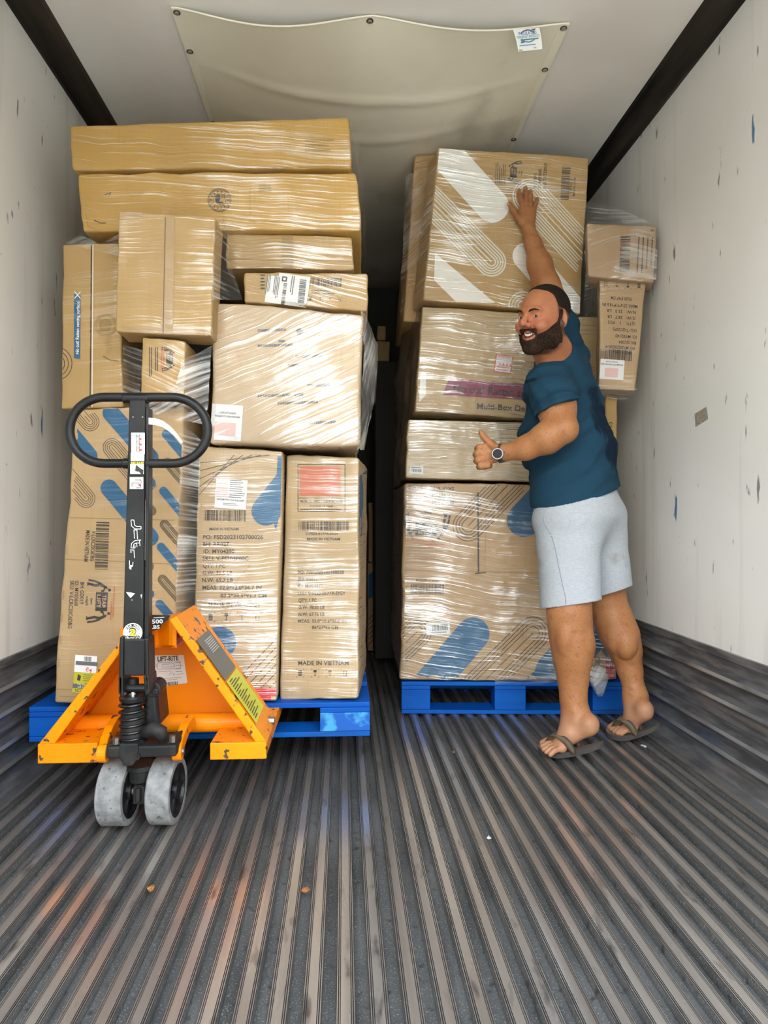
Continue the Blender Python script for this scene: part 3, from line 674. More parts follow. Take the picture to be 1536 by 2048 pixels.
# deeper stacks seen in the gap between the loads
for q, Y_, lab in (([(755,652),(772,652),(772,681),(755,681)], 4.3, 'small cardboard box deep in the gap, uppermost one seen there'),
                   ([(752,682),(780,683),(779,723),(752,722)], 4.3, 'small pale cardboard box deep in the dark gap, above eye level'),
                   ([(737,1005),(746,1005),(746,1124),(737,1124)], 4.62, 'upright sliver of a cardboard box low in the dark gap'),
                   ([(735,1125),(749,1125),(749,1302),(735,1302)], 4.6, 'lowest cardboard box with a blue patch deep in the dark gap')):
    c = Carton(q, Y_, .3, lab, col=KD, n=5)
    if q[0][1] == 1125: c.pr.poly([(736,1150),(750,1140),(750,1190),(736,1200)], 2); [c.pr.line((736,1240+i*10),(751,1225+i*10),1.2,1) for i in range(6)]
    c.done()
# rear stacks filling the trailer's depth; the gap's shade is in their near-black colour
c = Carton([(750,723),(792,723),(792,1318),(750,1318)], 4.28, .6, 'tall carton deep in the gap, coloured near black as shade, carrying the small pale box', col=(0.035, 0.030, 0.026), n=6); c.done()
c = Carton([(600,576),(1000,576),(1000,1286),(600,1286)], 4.92, .9, 'tall stacked load far back in the trailer, coloured near black as shade', col=(0.030, 0.028, 0.026), n=6, name='rear_load', cat='stacked load'); c.done()

# ------------------------------------------------------------------ blue pallets
pb = mat('pallet_blue', (.0, .12, .50), .6); bsdf(pb).inputs['Specular IOR Level'].default_value = .2
noisecol(pb, (.0, .065, .36), (.0, .105, .44), 3, 6, vec=(.6, .6, 5)); noisecol(pb, None, (.01, .035, .13), 3, 8, .60, .80, vec=(.5, 1, 4)); noisecol(pb, None, (.42, .36, .16), 9, 8, .715, .76, bump=.15)
pb2 = mat('pallet_blue_worn', (.02, .22, .62), .7); noisecol(pb2, (.0, .09, .42), (.05, .32, .58), 18, 8, .5, .62)
def pallet(x0, x1, y0, depth, z0, z1, rot, label, blocks, group=None):
    e = empty('wooden_pallet', (x0, y0, z0)); tag(e, label, 'pallet', group)
    w_ = x1-x0; h = z1-z0; bt = .018
    R = Matrix.Rotation(rot, 3, 'Z')
    def bd(name, xa, xb, ya, yb, za, zb, mt=pb, wear=False):
        mb = MB(); c0 = Vector(((xa+xb)/2, (ya+yb)/2, (za+zb)/2)); mb.box(c0, (xb-xa, yb-ya, zb-za))
        mb.v = [R @ v + Vector((x0, y0, z0)) for v in mb.v]
        mb.build(name, mt, e, bevel=.003)
    n = 7
    for i in range(n):
        wd = .128 if i in (0, n-1) else .10; yc = wd/2 if i == 0 else (depth-wd/2 if i == n-1 else depth*i/(n-1))
        bd('deck_board', 0, w_, yc-wd/2, yc+wd/2, h-bt, h)
    for bx in blocks:
        bd('stringer_board', bx[0]*w_, bx[1]*w_, .0, depth, h-2*bt, h-bt-.0005)
        for k_ in range(3):
            yc = (.07, depth/2, depth-.07)[k_]
            bd('block', bx[0]*w_, bx[1]*w_, yc-.07, yc+.07, bt+.0005, h-2*bt-.0005, pb2 if (k_ == 0 and bx[0] > .7 and rot == 0) else pb)
    for yc in (.065, depth/2, depth-.065): bd('bottom_board', 0, w_, yc-.065, yc+.065, 0, bt)
    return e
pallet(-1.082, .092, 2.475, 1.05, .119, .2395, 0, 'blue wooden pallet raised on the pallet jack forks, under the left load', ((0, .13), (.435, .565), (.85, 1)), 'blue pallets')
a = PZ(803, 1428, 0); b_ = PZ(1248, 1430, 0)
pallet(a.x, a.x+(b_-a).length, a.y, 1.05, .001, .146, math.atan2(b_.y-a.y, b_.x-a.x), 'blue wooden pallet standing on the floor under the right load', ((0, .13), (.42, .56), (.86, 1)), 'blue pallets')
# ------------------------------------------------------------------ pallet jack
orange = mat('jack_orange', (.90, .26, .001), .42); bsdf(orange).inputs['Specular IOR Level'].default_value = .22
noisecol(orange, (.90, .255, .001), (.80, .205, .001), 5, 5, rough=(.35, .5)); noisecol(orange, None, (.10, .06, .03), 26, 8, .69, .72, bump=.2)
orange2 = mat('jack_orange_chipped', (.90, .28, .001), .42); bsdf(orange2).inputs['Specular IOR Level'].default_value = .22; noisecol(orange2, (.92, .285, .001), (.82, .225, .001), 5, 5); noisecol(orange2, None, (.07, .05, .035), 34, 9, .60, .63, bump=.3)
black = mat('jack_black', (.012, .012, .013), .42); bsdf(black).inputs['Specular IOR Level'].default_value = .28; noisecol(black, (.008, .008, .009), (.018, .018, .018), 12, 5, rough=(.3, .5)); noisecol(black, None, (.5, .5, .48), 60, 8, .755, .77)
iron = mat('cast_iron', (.025, .025, .027), .6); bsdf(iron).inputs['Specular IOR Level'].default_value = .25; noisecol(iron, (.010, .010, .011), (.028, .026, .024), 20, 7, bump=.4)
rub = mat('wheel_tread', (.24, .24, .235), .9); noisecol(rub, (.27, .27, .265), (.17, .17, .165), 40, 6, bump=.5); noisecol(rub, None, (.08, .08, .08), 70, 6, .64, .70)
chrome = mat('chrome', (.7, .7, .7), .12, 1); steelg = mat('bare_steel', (.25, .22, .19), .4, .8); alu = mat('lever_grey', (.50, .50, .47), .35, .5)
JY = 2.07
J = empty('pallet_jack', P(305, 1640, 2.1) - Vector((0, 0, P(305, 1640, 2.1).z))); tag(J, 'orange hand pallet jack with black handle and grey wheels, forks under the left blue pallet', 'pallet jack')
def part(mb, name, mt, parent=J, label=None, smooth=False, bevel=0, **k):
    o = mb.build(name, mt, parent, smooth=smooth, bevel=bevel, origin=J.location, **k)
    if parent is not J: o.location = (0, 0, 0)
    if label: o['label'] = label
    return o
def hx(mb, q, y0, y1, m=0):       # pixel quad at depth y0, extruded straight back to y1
    f = [P(a, c, y0) for a, c in q]; mb.hexa(f+[Vector((p.x, y1, p.z)) for p in f], m)
# forks and heels
for q, (xa, xb) in (([(76,1489),(195,1486),(195,1526),(75,1527)], (0, 0)), ([(420,1487),(533,1484),(533,1519),(420,1519)], (0, 0))):
    f = [P(a, c, JY) for a, c in q]; x0_, x1_ = min(p.x for p in f), max(p.x for p in f); zt = sum(p.z for p in f[:2])/2; zb = sum(p.z for p in f[2:])/2
    mb = MB(); mb.box(((x0_+x1_)/2, JY+.004, (zt+zb)/2), (x1_-x0_, .008, zt-zb)); mb.box(((x0_+x1_)/2, JY+.72, zt-.004), (x1_-x0_, 1.43, .006))
    for xx in (x0_+.003, x1_-.003): mb.box((xx, JY+.72, (zt+zb)/2+.004), (.006, 1.43, zt-zb-.008))
    zt2 = .2030
    mb.v = [Vector((v.x, v.y, v.z if v.y < 2.3 else v.z-(zt-zt2)*1.0)) for v in mb.v]
    part(mb, 'fork', orange2, bevel=.0025)
    mb = MB(); mb.tube([(x0_+.02, 3.40, .05), (x1_-.02, 3.40, .05)], .04, 20); part(mb, 'load_roller', rub, smooth=False)
    for s_ in (x0_+.012, x1_-.012): mb = MB(); mb.box((s_, 3.33, .105), (.008, .2, .05), rot=Matrix.Rotation(.5, 3, 'X')); part(mb, 'roller_bracket', orange)
# the A frame: two slanting flanges, back plate, crown
mb = MB(); hx(mb, [(338,1240),(352,1232),(535,1487),(514,1489)], JY+.01, JY+.27); part(mb, 'flange', orange2, bevel=.003)
mb = MB(); hx(mb, [(238,1286),(238,1308),(108,1489),(75,1491)][:1]+[(238,1308),(108,1489),(75,1491)], JY+.01, JY+.27); part(mb, 'flange', orange2, bevel=.003)
mb = MB(); bp_ = [P(a, c, 2.33) for a, c in ((262,1262),(352,1262),(512,1462),(112,1462))]; mb.prism(bp_, (0, .012, 0)); part(mb, 'back_plate', orange)
# crown: curved bracket over the plate
rows = []
for zz, (ya, yb_) in ((1238, (0, 0)), (1262, (0, 0)), (1290, (0, 0))):
    rr = []
    for i in range(13):
        u = i/12; px = 288+u*66
        yy = 2.16+.07*math.sin(math.pi*min(1, u*1.15))
        rr.append(P(px, zz+(8 if zz == 1238 and u < .5 else 0), yy))
    rows.append(rr)
mb = MB(); mb.grid(rows); mb.grid([rows[0], [Vector((p.x, 2.33, p.z)) for p in rows[0]]]); mb.grid([rows[2], [Vector((p.x, 2.33, p.z)) for p in rows[2]]])
o = part(mb, 'crown', orange); sd = o.modifiers.new('s', 'SOLIDIFY'); sd.thickness = .008
mb = MB(); mb.box((P(285,1262,2.25).x, 2.25, P(285,1262,2.25).z), (.09, .16, .05)); part(mb, 'crown_block', orange, bevel=.004)
# torsion tube
mb = MB(); mb.tube([P(136,1449,2.26), P(527,1443,2.26)], .0295, 28); part(mb, 'torsion_tube', orange, smooth=False, bevel=.002)
for a in ((129,1449), (540,1442)):
    mb = MB(); q = P(a[0], a[1], 2.26); mb.tube([q-Vector((.014,0,0)), q+Vector((.014,0,0))], .014, 8); part(mb, 'bolt', steelg)
# short ribs and curved lift arms at the heels
for xs_ in ((150,160,146,150),(158,160,166,162),(478,482,474,478),(490,486,494,498)):
    pass
for cx, bl, br in ((158, 142, 174), (481, 466, 500)):
    for tx in (bl, br):
        mb = MB(); mb.tube([P(cx, 1466, 2.2), P((cx*2+tx)/3, 1478, 2.17), P(tx, 1492, 2.15)], [.008, .007, .007], 8); part(mb, 'rib', orange, smooth=True)
for s_, pts in ((1, [(384,1440,2.2),(370,1458,2.13),(362,1480,2.08),(356,1502,2.04)]), (-1, [(236,1440,2.2),(222,1460,2.13),(212,1484,2.08),(207,1506,2.04)])):
    mb = MB(); c_ = [P(*q) for q in pts]; wv = Vector((.011, 0, 0)); out = []
    k = []
    for i, q in enumerate(c_):
        hh = (.020, .017, .017, .020)[i]
        k.append([q-wv+Vector((0, -hh*.6, hh)), q+wv+Vector((0, -hh*.6, hh)), q+wv+Vector((0, hh*.6, -hh)), q-wv+Vector((0, hh*.6, -hh)), q-wv+Vector((0, -hh*.6, hh))])
    mb.grid(k); mb.f.append(tuple(range(4))); mb.m.append(0); n_ = len(mb.v); mb.f.append((n_-5, n_-4, n_-3, n_-2)); mb.m.append(0)
    q = c_[-1]; mb.tube([q-Vector((.013, 0, 0)), q+Vector((.013, 0, 0))], .026, 20)
    la = part(mb, 'lift_arm', orange2, bevel=.003)
    mb = MB(); mb.tube([q-Vector((.018, 0, 0)), q+Vector((.018, 0, 0))], .011, 10); part(mb, 'pin', steelg, la)
# steering base, pump, spring
def cyl(mb, a, c, r, n=28): mb.tube([a, c], r, n)
mb = MB(); hx(mb, [(212,1494),(352,1490),(352,1514),(212,1518)], 1.985, 2.10); part(mb, 'steering_plate', iron, bevel=.006)
mb = MB(); hx(mb, [(212,1490),(240,1484),(240,1500),(212,1504)], 2.0, 2.1); part(mb, 'mounting_lug', iron, bevel=.005); mb = MB(); hx(mb, [(332,1484),(352,1480),(352,1492),(332,1496)], 2.0, 2.1); part(mb, 'mounting_lug', iron, bevel=.005)
for a in ((232,1488),(345,1484)):
    mb = MB(); q = P(a[0], a[1], 2.0); mb.tube([q, q+Vector((0, 0, .018))], .009, 6); part(mb, 'bolt', steelg)
sx = 266
PT = lambda px, py: P(px, py, 2.03)
a0 = PT(sx, 1492); a1 = PT(sx+1, 1392); ax = a0.x
mb = MB(); mb.lathe((ax, 2.03, a0.z), (0, 0, 1), [(0, .034), (.0, .035), (.10, .033), (.10, .026), (a1.z-a0.z-.02, .024), (a1.z-a0.z-.02, .0), ], 32); part(mb, 'pump_cylinder', iron, smooth=False)
mb = MB(); mb.tube([(ax, 2.03, a1.z-.03), (ax, 2.03, PT(sx, 1366).z)], .0115, 20); part(mb, 'piston_rod', chrome, smooth=True)
mb = MB(); sp_ = []; turns = 6.5; zb_, zt_ = a0.z+.012, a1.z-.006
for i in range(int(turns*24)+1):
    t = i/24; zz = zb_+(zt_-zb_)*(t/turns); sp_.append((ax+.036*math.cos(2*math.pi*t), 2.03+.036*math.sin(2*math.pi*t), zz))
mb.tube(sp_, .0042, 8); part(mb, 'coil_spring', mat('spring_steel', (.05, .05, .052), .28, .9), smooth=True)
mb = MB(); mb.lathe((ax, 2.03, a1.z-.012), (0, 0, 1), [(0, .0), (0, .036), (.010, .038), (.016, .034), (.016, 0)], 28); mb.lathe((ax, 2.03, PT(sx,1372).z), (0, 0, 1), [(0, 0), (0, .016), (.022, .016), (.022, 0)], 20); part(mb, 'spring_cap', black)
mb = MB(); hx(mb, [(287,1372),(312,1376),(320,1455),(283,1455)], 2.04, 2.16)
part(mb, 'pump_housing', black, bevel=.012, seg=3)
mb = MB(); q = P(306, 1380, 2.035); mb.tube([q, q+Vector((0, .07, 0))], .022, 22); q2 = P(309,1384,2.03); mb.tube([q2, q2+Vector((0, .02, 0))], .010, 12); part(mb, 'pivot_boss', black, bevel=.003)
# foot pedal
mb = MB(); q = P(310, 1472, 2.0)
mb.tube([P(285,1470,2.03), P(297,1462,2.0), P(310,1458,1.985), P(322,1464,1.98), P(326,1480,1.985)], [.014, .019, .021, .02, .012], 14); part(mb, 'foot_pedal', iron, smooth=True)
mb = MB(); q = P(257,1508,1.98); mb.prism([q+Vector((-.026,0,.028)), q+Vector((.026,0,.028)), q+Vector((.026,0,-.012)), q+Vector((0.010,0,-.034)), q+Vector((-.012,0,-.034)), q+Vector((-.026,0,-.012))], (0, .03, 0)); part(mb, 'front_bracket', iron, bevel=.004)
mb = MB(); q = P(273,1514,1.975); mb.tube([q, q+Vector((0, .02, 0))], .009, 12); mb.tube([q-Vector((0,.004,0)), q], .004, 8); part(mb, 'bolt', iron)
# yoke, axle and wheels
yx = P(284,1560,2.08).x
mb = MB(); mb.lathe((yx, 2.07, .105), (0, 0, 1), [(0, .0), (0, .018), (.02, .022), (.028, .032), (.058, .034), (.062, .042), (.075, .042), (.075, 0)], 24); mb.tube([(yx, 2.07, .10), (yx, 2.08, .12)], .02, 14); part(mb, 'steering_yoke', iron)
mb = MB(); mb.box((yx, 2.075, .094), (.034, .05, .05)); mb.tube([(yx, 2.04, .082), (yx, 2.04, .12)], .008, 10); part(mb, 'axle_hub', iron, bevel=.006)
mb = MB(); mb.tube([(yx-.065, 2.087, .094), (yx+.065, 2.089, .094)], .012, 16); part(mb, 'axle', steelg)
Rw = .0945; steer = Matrix.Rotation(math.radians(-4), 3, 'Z')
for px0, px1 in ((194, 248), (295, 344)):
    xa = P(px0, 1600, 1.995).x; xb = P(px1, 1600, 1.995).x; cw = (xa+xb)/2-.004; wd = (xb-xa)*.5
    axv = steer @ Vector((1, 0, 0)); o_ = Vector((cw, 2.088, Rw+.0005))
    W = MB(); W.lathe(o_-axv*wd, axv, [(0, Rw*.80), (0, Rw-.004), (.004, Rw), (2*wd-.004, Rw), (2*wd, Rw-.004), (2*wd, Rw*.80), (0, Rw*.80)], 56, cap=False)
    wh = part(W, 'wheel', rub, label='grey polyurethane steering wheel')
    R_ = MB(); R_.lathe(o_-axv*wd, axv, [(.003, 0), (.003, .022), (.010, .024), (.012, Rw*.66), (.001, Rw*.70), (.001, Rw*.82), (2*wd-.001, Rw*.82), (2*wd-.001, Rw*.70), (2*wd-.012, Rw*.66), (2*wd-.010, .026), (2*wd+.002, .024), (2*wd+.002, 0)], 48)
    hb = part(R_, 'wheel_hub', black, wh)
    S_ = MB()
    for i in range(6):
        a = i*math.pi/3; dv = Vector((0, math.cos(a), math.sin(a))); dv = steer @ dv
        S_.box(o_+axv*(wd-.008)+dv*.042, (.008, .012, .05), rot=steer @ Matrix.Rotation(a-math.pi/2, 3, 'X'))
    part(S_, 'spoke', black, hb)
# tiller: socket, stem, loop
SY = 2.00
def hxs(mb, q, y0, y1, y2=None, m=0): hx(mb, q, y0, y1, m)
mb = MB(); hx(mb, [(246,1278),(291,1278),(289,1352),(246,1352)], SY-.012, SY+.004)
hx(mb, [(239,1274),(247,1272),(245,1392),(236,1388)], SY-.02, SY+.05); hx(mb, [(288,1278),(296,1276),(298,1378),(290,1390)], SY-.02, SY+.05)
hx(mb, [(236,1352),(246,1352),(247,1396),(238,1390)], SY-.02, SY+.06); hx(mb, [(286,1352),(298,1352),(300,1386),(290,1394)], SY-.02, SY+.06)
part(mb, 'handle_socket', black, bevel=.004)
mb = MB(); mb.tube([P(240,1376,2.02), P(298,1376,2.02)], .0125, 16); part(mb, 'cross_pin', black)
mb = MB(); f = [P(257,799,SY), P(290,799,SY), P(286,1290,SY), P(245,1290,SY)]; f[0].x += .002
bk = [p+Vector((.0, .045, 0)) for p in f]; mb.hexa(f+bk); stem = part(mb, 'handle_stem', black, bevel=.003)
# right-hand channel lip of the stem
mb = MB(); f = [P(291,815,SY+.01), P(298,815,SY+.012), P(297,1290,SY+.01), P(288,1290,SY+.01)]; mb.hexa(f+[p+Vector((0, .04, 0)) for p in f]); part(mb, 'stem_side_rail', black, bevel=.002)
LY = SY+.022
L_ = []; X0, X1, Yt, Yb = 139.5, 415.5, 794.5, 927
cx0, cx1, rr_ = X0+70, X1-72, (Yb-Yt)/2
for i in range(25):
    a = math.pi/2+math.pi*i/24; L_.append(P(cx0+70*math.cos(a), (Yt+Yb)/2-rr_*math.sin(a), LY))
for i in range(25):
    a = -math.pi/2+math.pi*i/24; L_.append(P(cx1+72*math.cos(a), (Yt+Yb)/2-rr_*math.sin(a), LY))
mb = MB(); mb.tube(L_, .0130, 18, closed=True); loop = part(mb, 'handle_loop', black, smooth=True)
for q in ((272,797),(272,927)):
    mb = MB(); c0 = P(q[0], q[1], LY); mb.tube([c0-Vector((.036, 0, 0)), c0+Vector((.036, 0, 0))], .0150, 16); part(mb, 'weld_collar', black, smooth=False, bevel=.003)
# release lever
lp = [(296,842,13),(310,843,14),(326,848,13),(340,857,10),(352,868,7),(361,880,5),(366,886,4)]
mb = MB(); top = [P(a, c-t*.5, LY-.01) for a, c, t in lp]; bot = [P(a-(3 if i > 2 else 0), c+t*.5, LY-.01) for i, (a, c, t) in enumerate(lp)]
poly = top+bot[::-1]; mb.prism(poly, (0, .008, 0)); part(mb, 'release_lever', alu, label='pale grey curved release lever')
for q in ((266,834),(285,834)):
    mb = MB(); c0 = P(q[0], q[1], SY-.001); mb.tube([c0, c0+Vector((0, .01, 0))], .0022, 8); part(mb, 'rivet', steelg)
# decals
def flatprint(items, name, cols, Y=None, bvh=None, parent=J, label=None, off=.0012):
    pr = Print(bvh, None, off); items(pr); mb = MB(); pr.into(mb)
    if not mb.v: return
    ms = [mat('decal_%d' % i, c, .4) for i, c in enumerate(cols)]
    return part(mb, name, ms, parent, label=label, fix=False)
def bvh_of(o): return BVHTree.FromPolygons([v.co+J.location for v in o.data.vertices], [tuple(p.vertices) for p in o.data.polygons])
sb = bvh_of(stem)
W_, K_, RD, YL, GY = (.80, .80, .77), (.015, .015, .015), (.5, .05, .05), (.75, .62, .02), (.3, .3, .3)
def dec1(p):
    p.rect(276, 887, 27, 43, 0, 0, 2); p.text('OPERATION', 276, 872, 4, 24, 0, 1)
    for i in range(3): p.scribble(276, 880+i*12, 22, 8, 90, 1, 3, i+2, .5); p.rect(281, 878+i*11, 6, 4, 0, 2)
    p.rect(275, 914, 27, 16, 0, 0, 2); p.text('RELEASE', 275, 926, 5, 26, 0, 3, .03)
    p.rect(274, 938, 27, 20, 0, 0); p.poly([(272,929),(280,936),(287,940),(286,952),(278,944),(270,942)], 1)
    p.rect(273, 966, 27, 24, 0, 0, 2); p.path([(264,974),(264,966),(270,966),(276,966),(282,970),(281,975),(272,976)], 1.4, 1); p.path([(270,960),(282,960),(282,968)], 1.4, 1); p.rect(279, 970, 4, 5, 0, 2)
flatprint(dec1, 'instruction_decal', [W_, K_, RD, YL], bvh=sb, parent=stem, label='worn white instruction decal')
def dec2(p):
    def out(pts): p.path([(a, c) for a, c in pts], 1.3, 0)
    out([(262,1040),(268,1040),(269,1050),(273,1053),(282,1053),(282,1058),(270,1058),(263,1052),(262,1040)])
    out([(267,1060),(274,1060),(275,1078)]); out([(268,1060),(269,1077)])
    out([(282,1080),(270,1081),(263,1087),(262,1096),(266,1096),(268,1088),(273,1086),(280,1086)]); out([(279,1081),(280,1092)]); out([(273,1086),(274,1094)]); out([(262,1096),(270,1096),(270,1091)])
    out([(260,1100),(268,1100),(269,1116)]); out([(260,1104),(264,1104)]); out([(259,1121),(259,1130),(265,1133),(266,1124)]); p.poly([(259,1131),(264,1130),(262,1140),(258,1136)], 0)
flatprint(dec2, 'stem_lettering', [W_], bvh=sb, parent=stem, label='worn white outline lettering')
flatprint(lambda p: (p.poly([(252,1184),(262,1185),(270,1187),(261,1196),(256,1190)], 0), p.rect(264,1200,2,2,0,0), p.poly([(281,1190),(284,1188),(283,1198)], 0), p.line((291,1000),(290,1120),.8,0)), 'paint_chip', [(.6, .6, .58)], bvh=sb, parent=stem, label='bare metal paint chips')
def disc(p, cx, cy, r, m, n=40): p.poly([(cx+r*math.cos(i*2*math.pi/n), cy+r*math.sin(i*2*math.pi/n)) for i in range(n)], m)
# round warranty badge stands on a small plate of its own on the stem
q = P(265.5, 1265, SY-.001); mb = MB(); mb.tube([q+Vector((0, -.0012, 0)), q+Vector((0, .001, 0))], 18.5/1400*SY, 40); badge = part(mb, 'warranty_badge', mat('badge_white', (.8, .82, .80), .35), stem)
bb = bvh_of(badge)
def dec3(p):
    for s_, w0 in ((-1, 'YEAR PUMP'), (1, 'WARRANTY')):
        for i in range(14):
            a0_ = math.radians(28+124*i/14); a1_ = math.radians(28+124*(i+1)/14)
            p.poly([(265.5+r*math.cos(a), 1265+s_*r*math.sin(a)) for r, a in ((11.5, a0_), (17, a0_), (17, a1_), (11.5, a1_))], 1)
        for i, ch in enumerate(w0):
            if ch == ' ': continue
            a = math.radians(-90*(-s_)-s_*(-1)*0) ; t = (i-(len(w0)-1)/2)*14.0
            if s_ < 0: an = math.radians(-90+t); ro = t
            else: an = math.radians(90-t); ro = -t
            p.text(ch, 265.5+14.3*math.cos(an), 1265+14.3*math.sin(an), 3.6, None, ro, 0, .03)
    p.text('2', 265.8, 1265, 15.5, 16, 4, 1, .10)
pr = flatprint(dec3, 'badge_print', [(.8, .82, .8), K_], bvh=bb, parent=badge, off=.0006)
flatprint(lambda p: p.text('2', 265.8, 1265, 13, 13.5, 4, 0, .035), 'badge_numeral', [(.85, .72, .02)], bvh=bb, parent=badge, off=.0014, label='yellow numeral 2')
bpv = BVHTree.FromPolygons([Vector(v) for v in [P(a, c, 2.329) for a, c in ((200,1200),(600,1200),(600,1480),(200,1480))]], [(0, 1, 2, 3)])
def dec4(p):
    p.poly([(301,1311),(367,1310),(375,1366),(313,1374)], 0); p.text('LIFT-RITE', 336, 1317, 9, 42, -3, 1, .03)
    p.frame(338, 1331, 46, 13, .8, -3, 2); p.frame(337, 1331, 24, 6, .8, -3, 2); p.path([(307,1336),(315,1331),(308,1326),(307,1336)], .8, 2); p.line((316,1344),(344,1342),.6,2); p.path([(338,1351),(341,1346),(346,1346),(348,1351)], .8, 2); p.line((346,1350),(368,1347),.6,2)
    p.scribble(340, 1358, 52, 7, -4, 2, 2, 3, .3); p.barcode(341, 1367, 31, 7, -4, 1, 24, 8)
    for i in range(4): p.scribble(358, 1325+i*6, 14, 3, -3, 2, 1, i, .4)
flatprint(dec4, 'maker_plate', [(.70, .68, .62), K_, (.2, .2, .2)], bvh=bpv, label='white paper plate with drawing and barcode')
cb = BVHTree.FromPolygons([P(a, c, 2.155) for a, c in ((250,1200),(330,1200),(330,1300),(250,1300))], [(0, 1, 2, 3)])
# capacity decal on a flat plate at the crown
mb = MB(); mb.prism([P(a, c, 2.16) for a, c in ((290,1238),(304,1230),(340,1231),(336,1239),(323,1249),(319,1258),(305,1262),(290,1262))], (0, .006, 0)); plate = part(mb, 'capacity_plate', mat('plate_black', (.02, .02, .02), .4))
flatprint(lambda p: (p.text('6500', 311, 1243, 8, 30, -2, 0, .03), p.text('LBS', 310, 1254, 7, 19, -2, 0, .03), p.scribble(320, 1235, 26, 3, -3, 0, 1, 5, .5)), 'capacity_lettering', [W_], bvh=bvh_of(plate), parent=plate)
# decal strips on the outer slope of the right flange
fl0 = [P(352,1232,JY+.01), P(535,1487,JY+.01)]; dz = Vector((0, .26, 0))
nrm = (fl0[1]-fl0[0]).cross(dz).normalized(); nrm = nrm if nrm.z > 0 else -nrm
def onfl(t, s_): return fl0[0].lerp(fl0[1], t)+dz*s_+nrm*.0035
def strip(t0, t1, s0, s1, name, col, label=None):
    mb = MB(); mb.add([onfl(t0, s0), onfl(t1, s0), onfl(t1, s1), onfl(t0, s1)], [(0, 1, 2, 3)]); return part(mb, name, mat('decal_'+name, col, .45), label=label)
strip(.20, .52, .05, .80, 'warning_strip', (.10, .10, .09), 'black warning decal')
strip(.53, .86, .05, .80, 'safety_strip', (.60, .60, .03), 'yellow-green safety decal')
mb = MB()
for i in range(16):
    t0 = .545+i*.019; mb.add([onfl(t0, .15)+nrm*.001, onfl(t0+.008, .15)+nrm*.001, onfl(t0+.008, .35+.35*((i*7) % 5)/5)+nrm*.001, onfl(t0, .35+.35*((i*7) % 5)/5)+nrm*.001], [(0, 1, 2, 3)])
for i in range(7):
    t0 = .24+i*.015; mb.add([onfl(t0, .3)+nrm*.001, onfl(t0+.005, .3)+nrm*.001, onfl(t0+.005, .7)+nrm*.001, onfl(t0, .7)+nrm*.001], [(0, 1, 2, 3)], 1)
part(mb, 'strip_print', [mat('strip_ink', (.04, .04, .03), .5), mat('strip_light', (.6, .6, .58), .5)], fix=False)

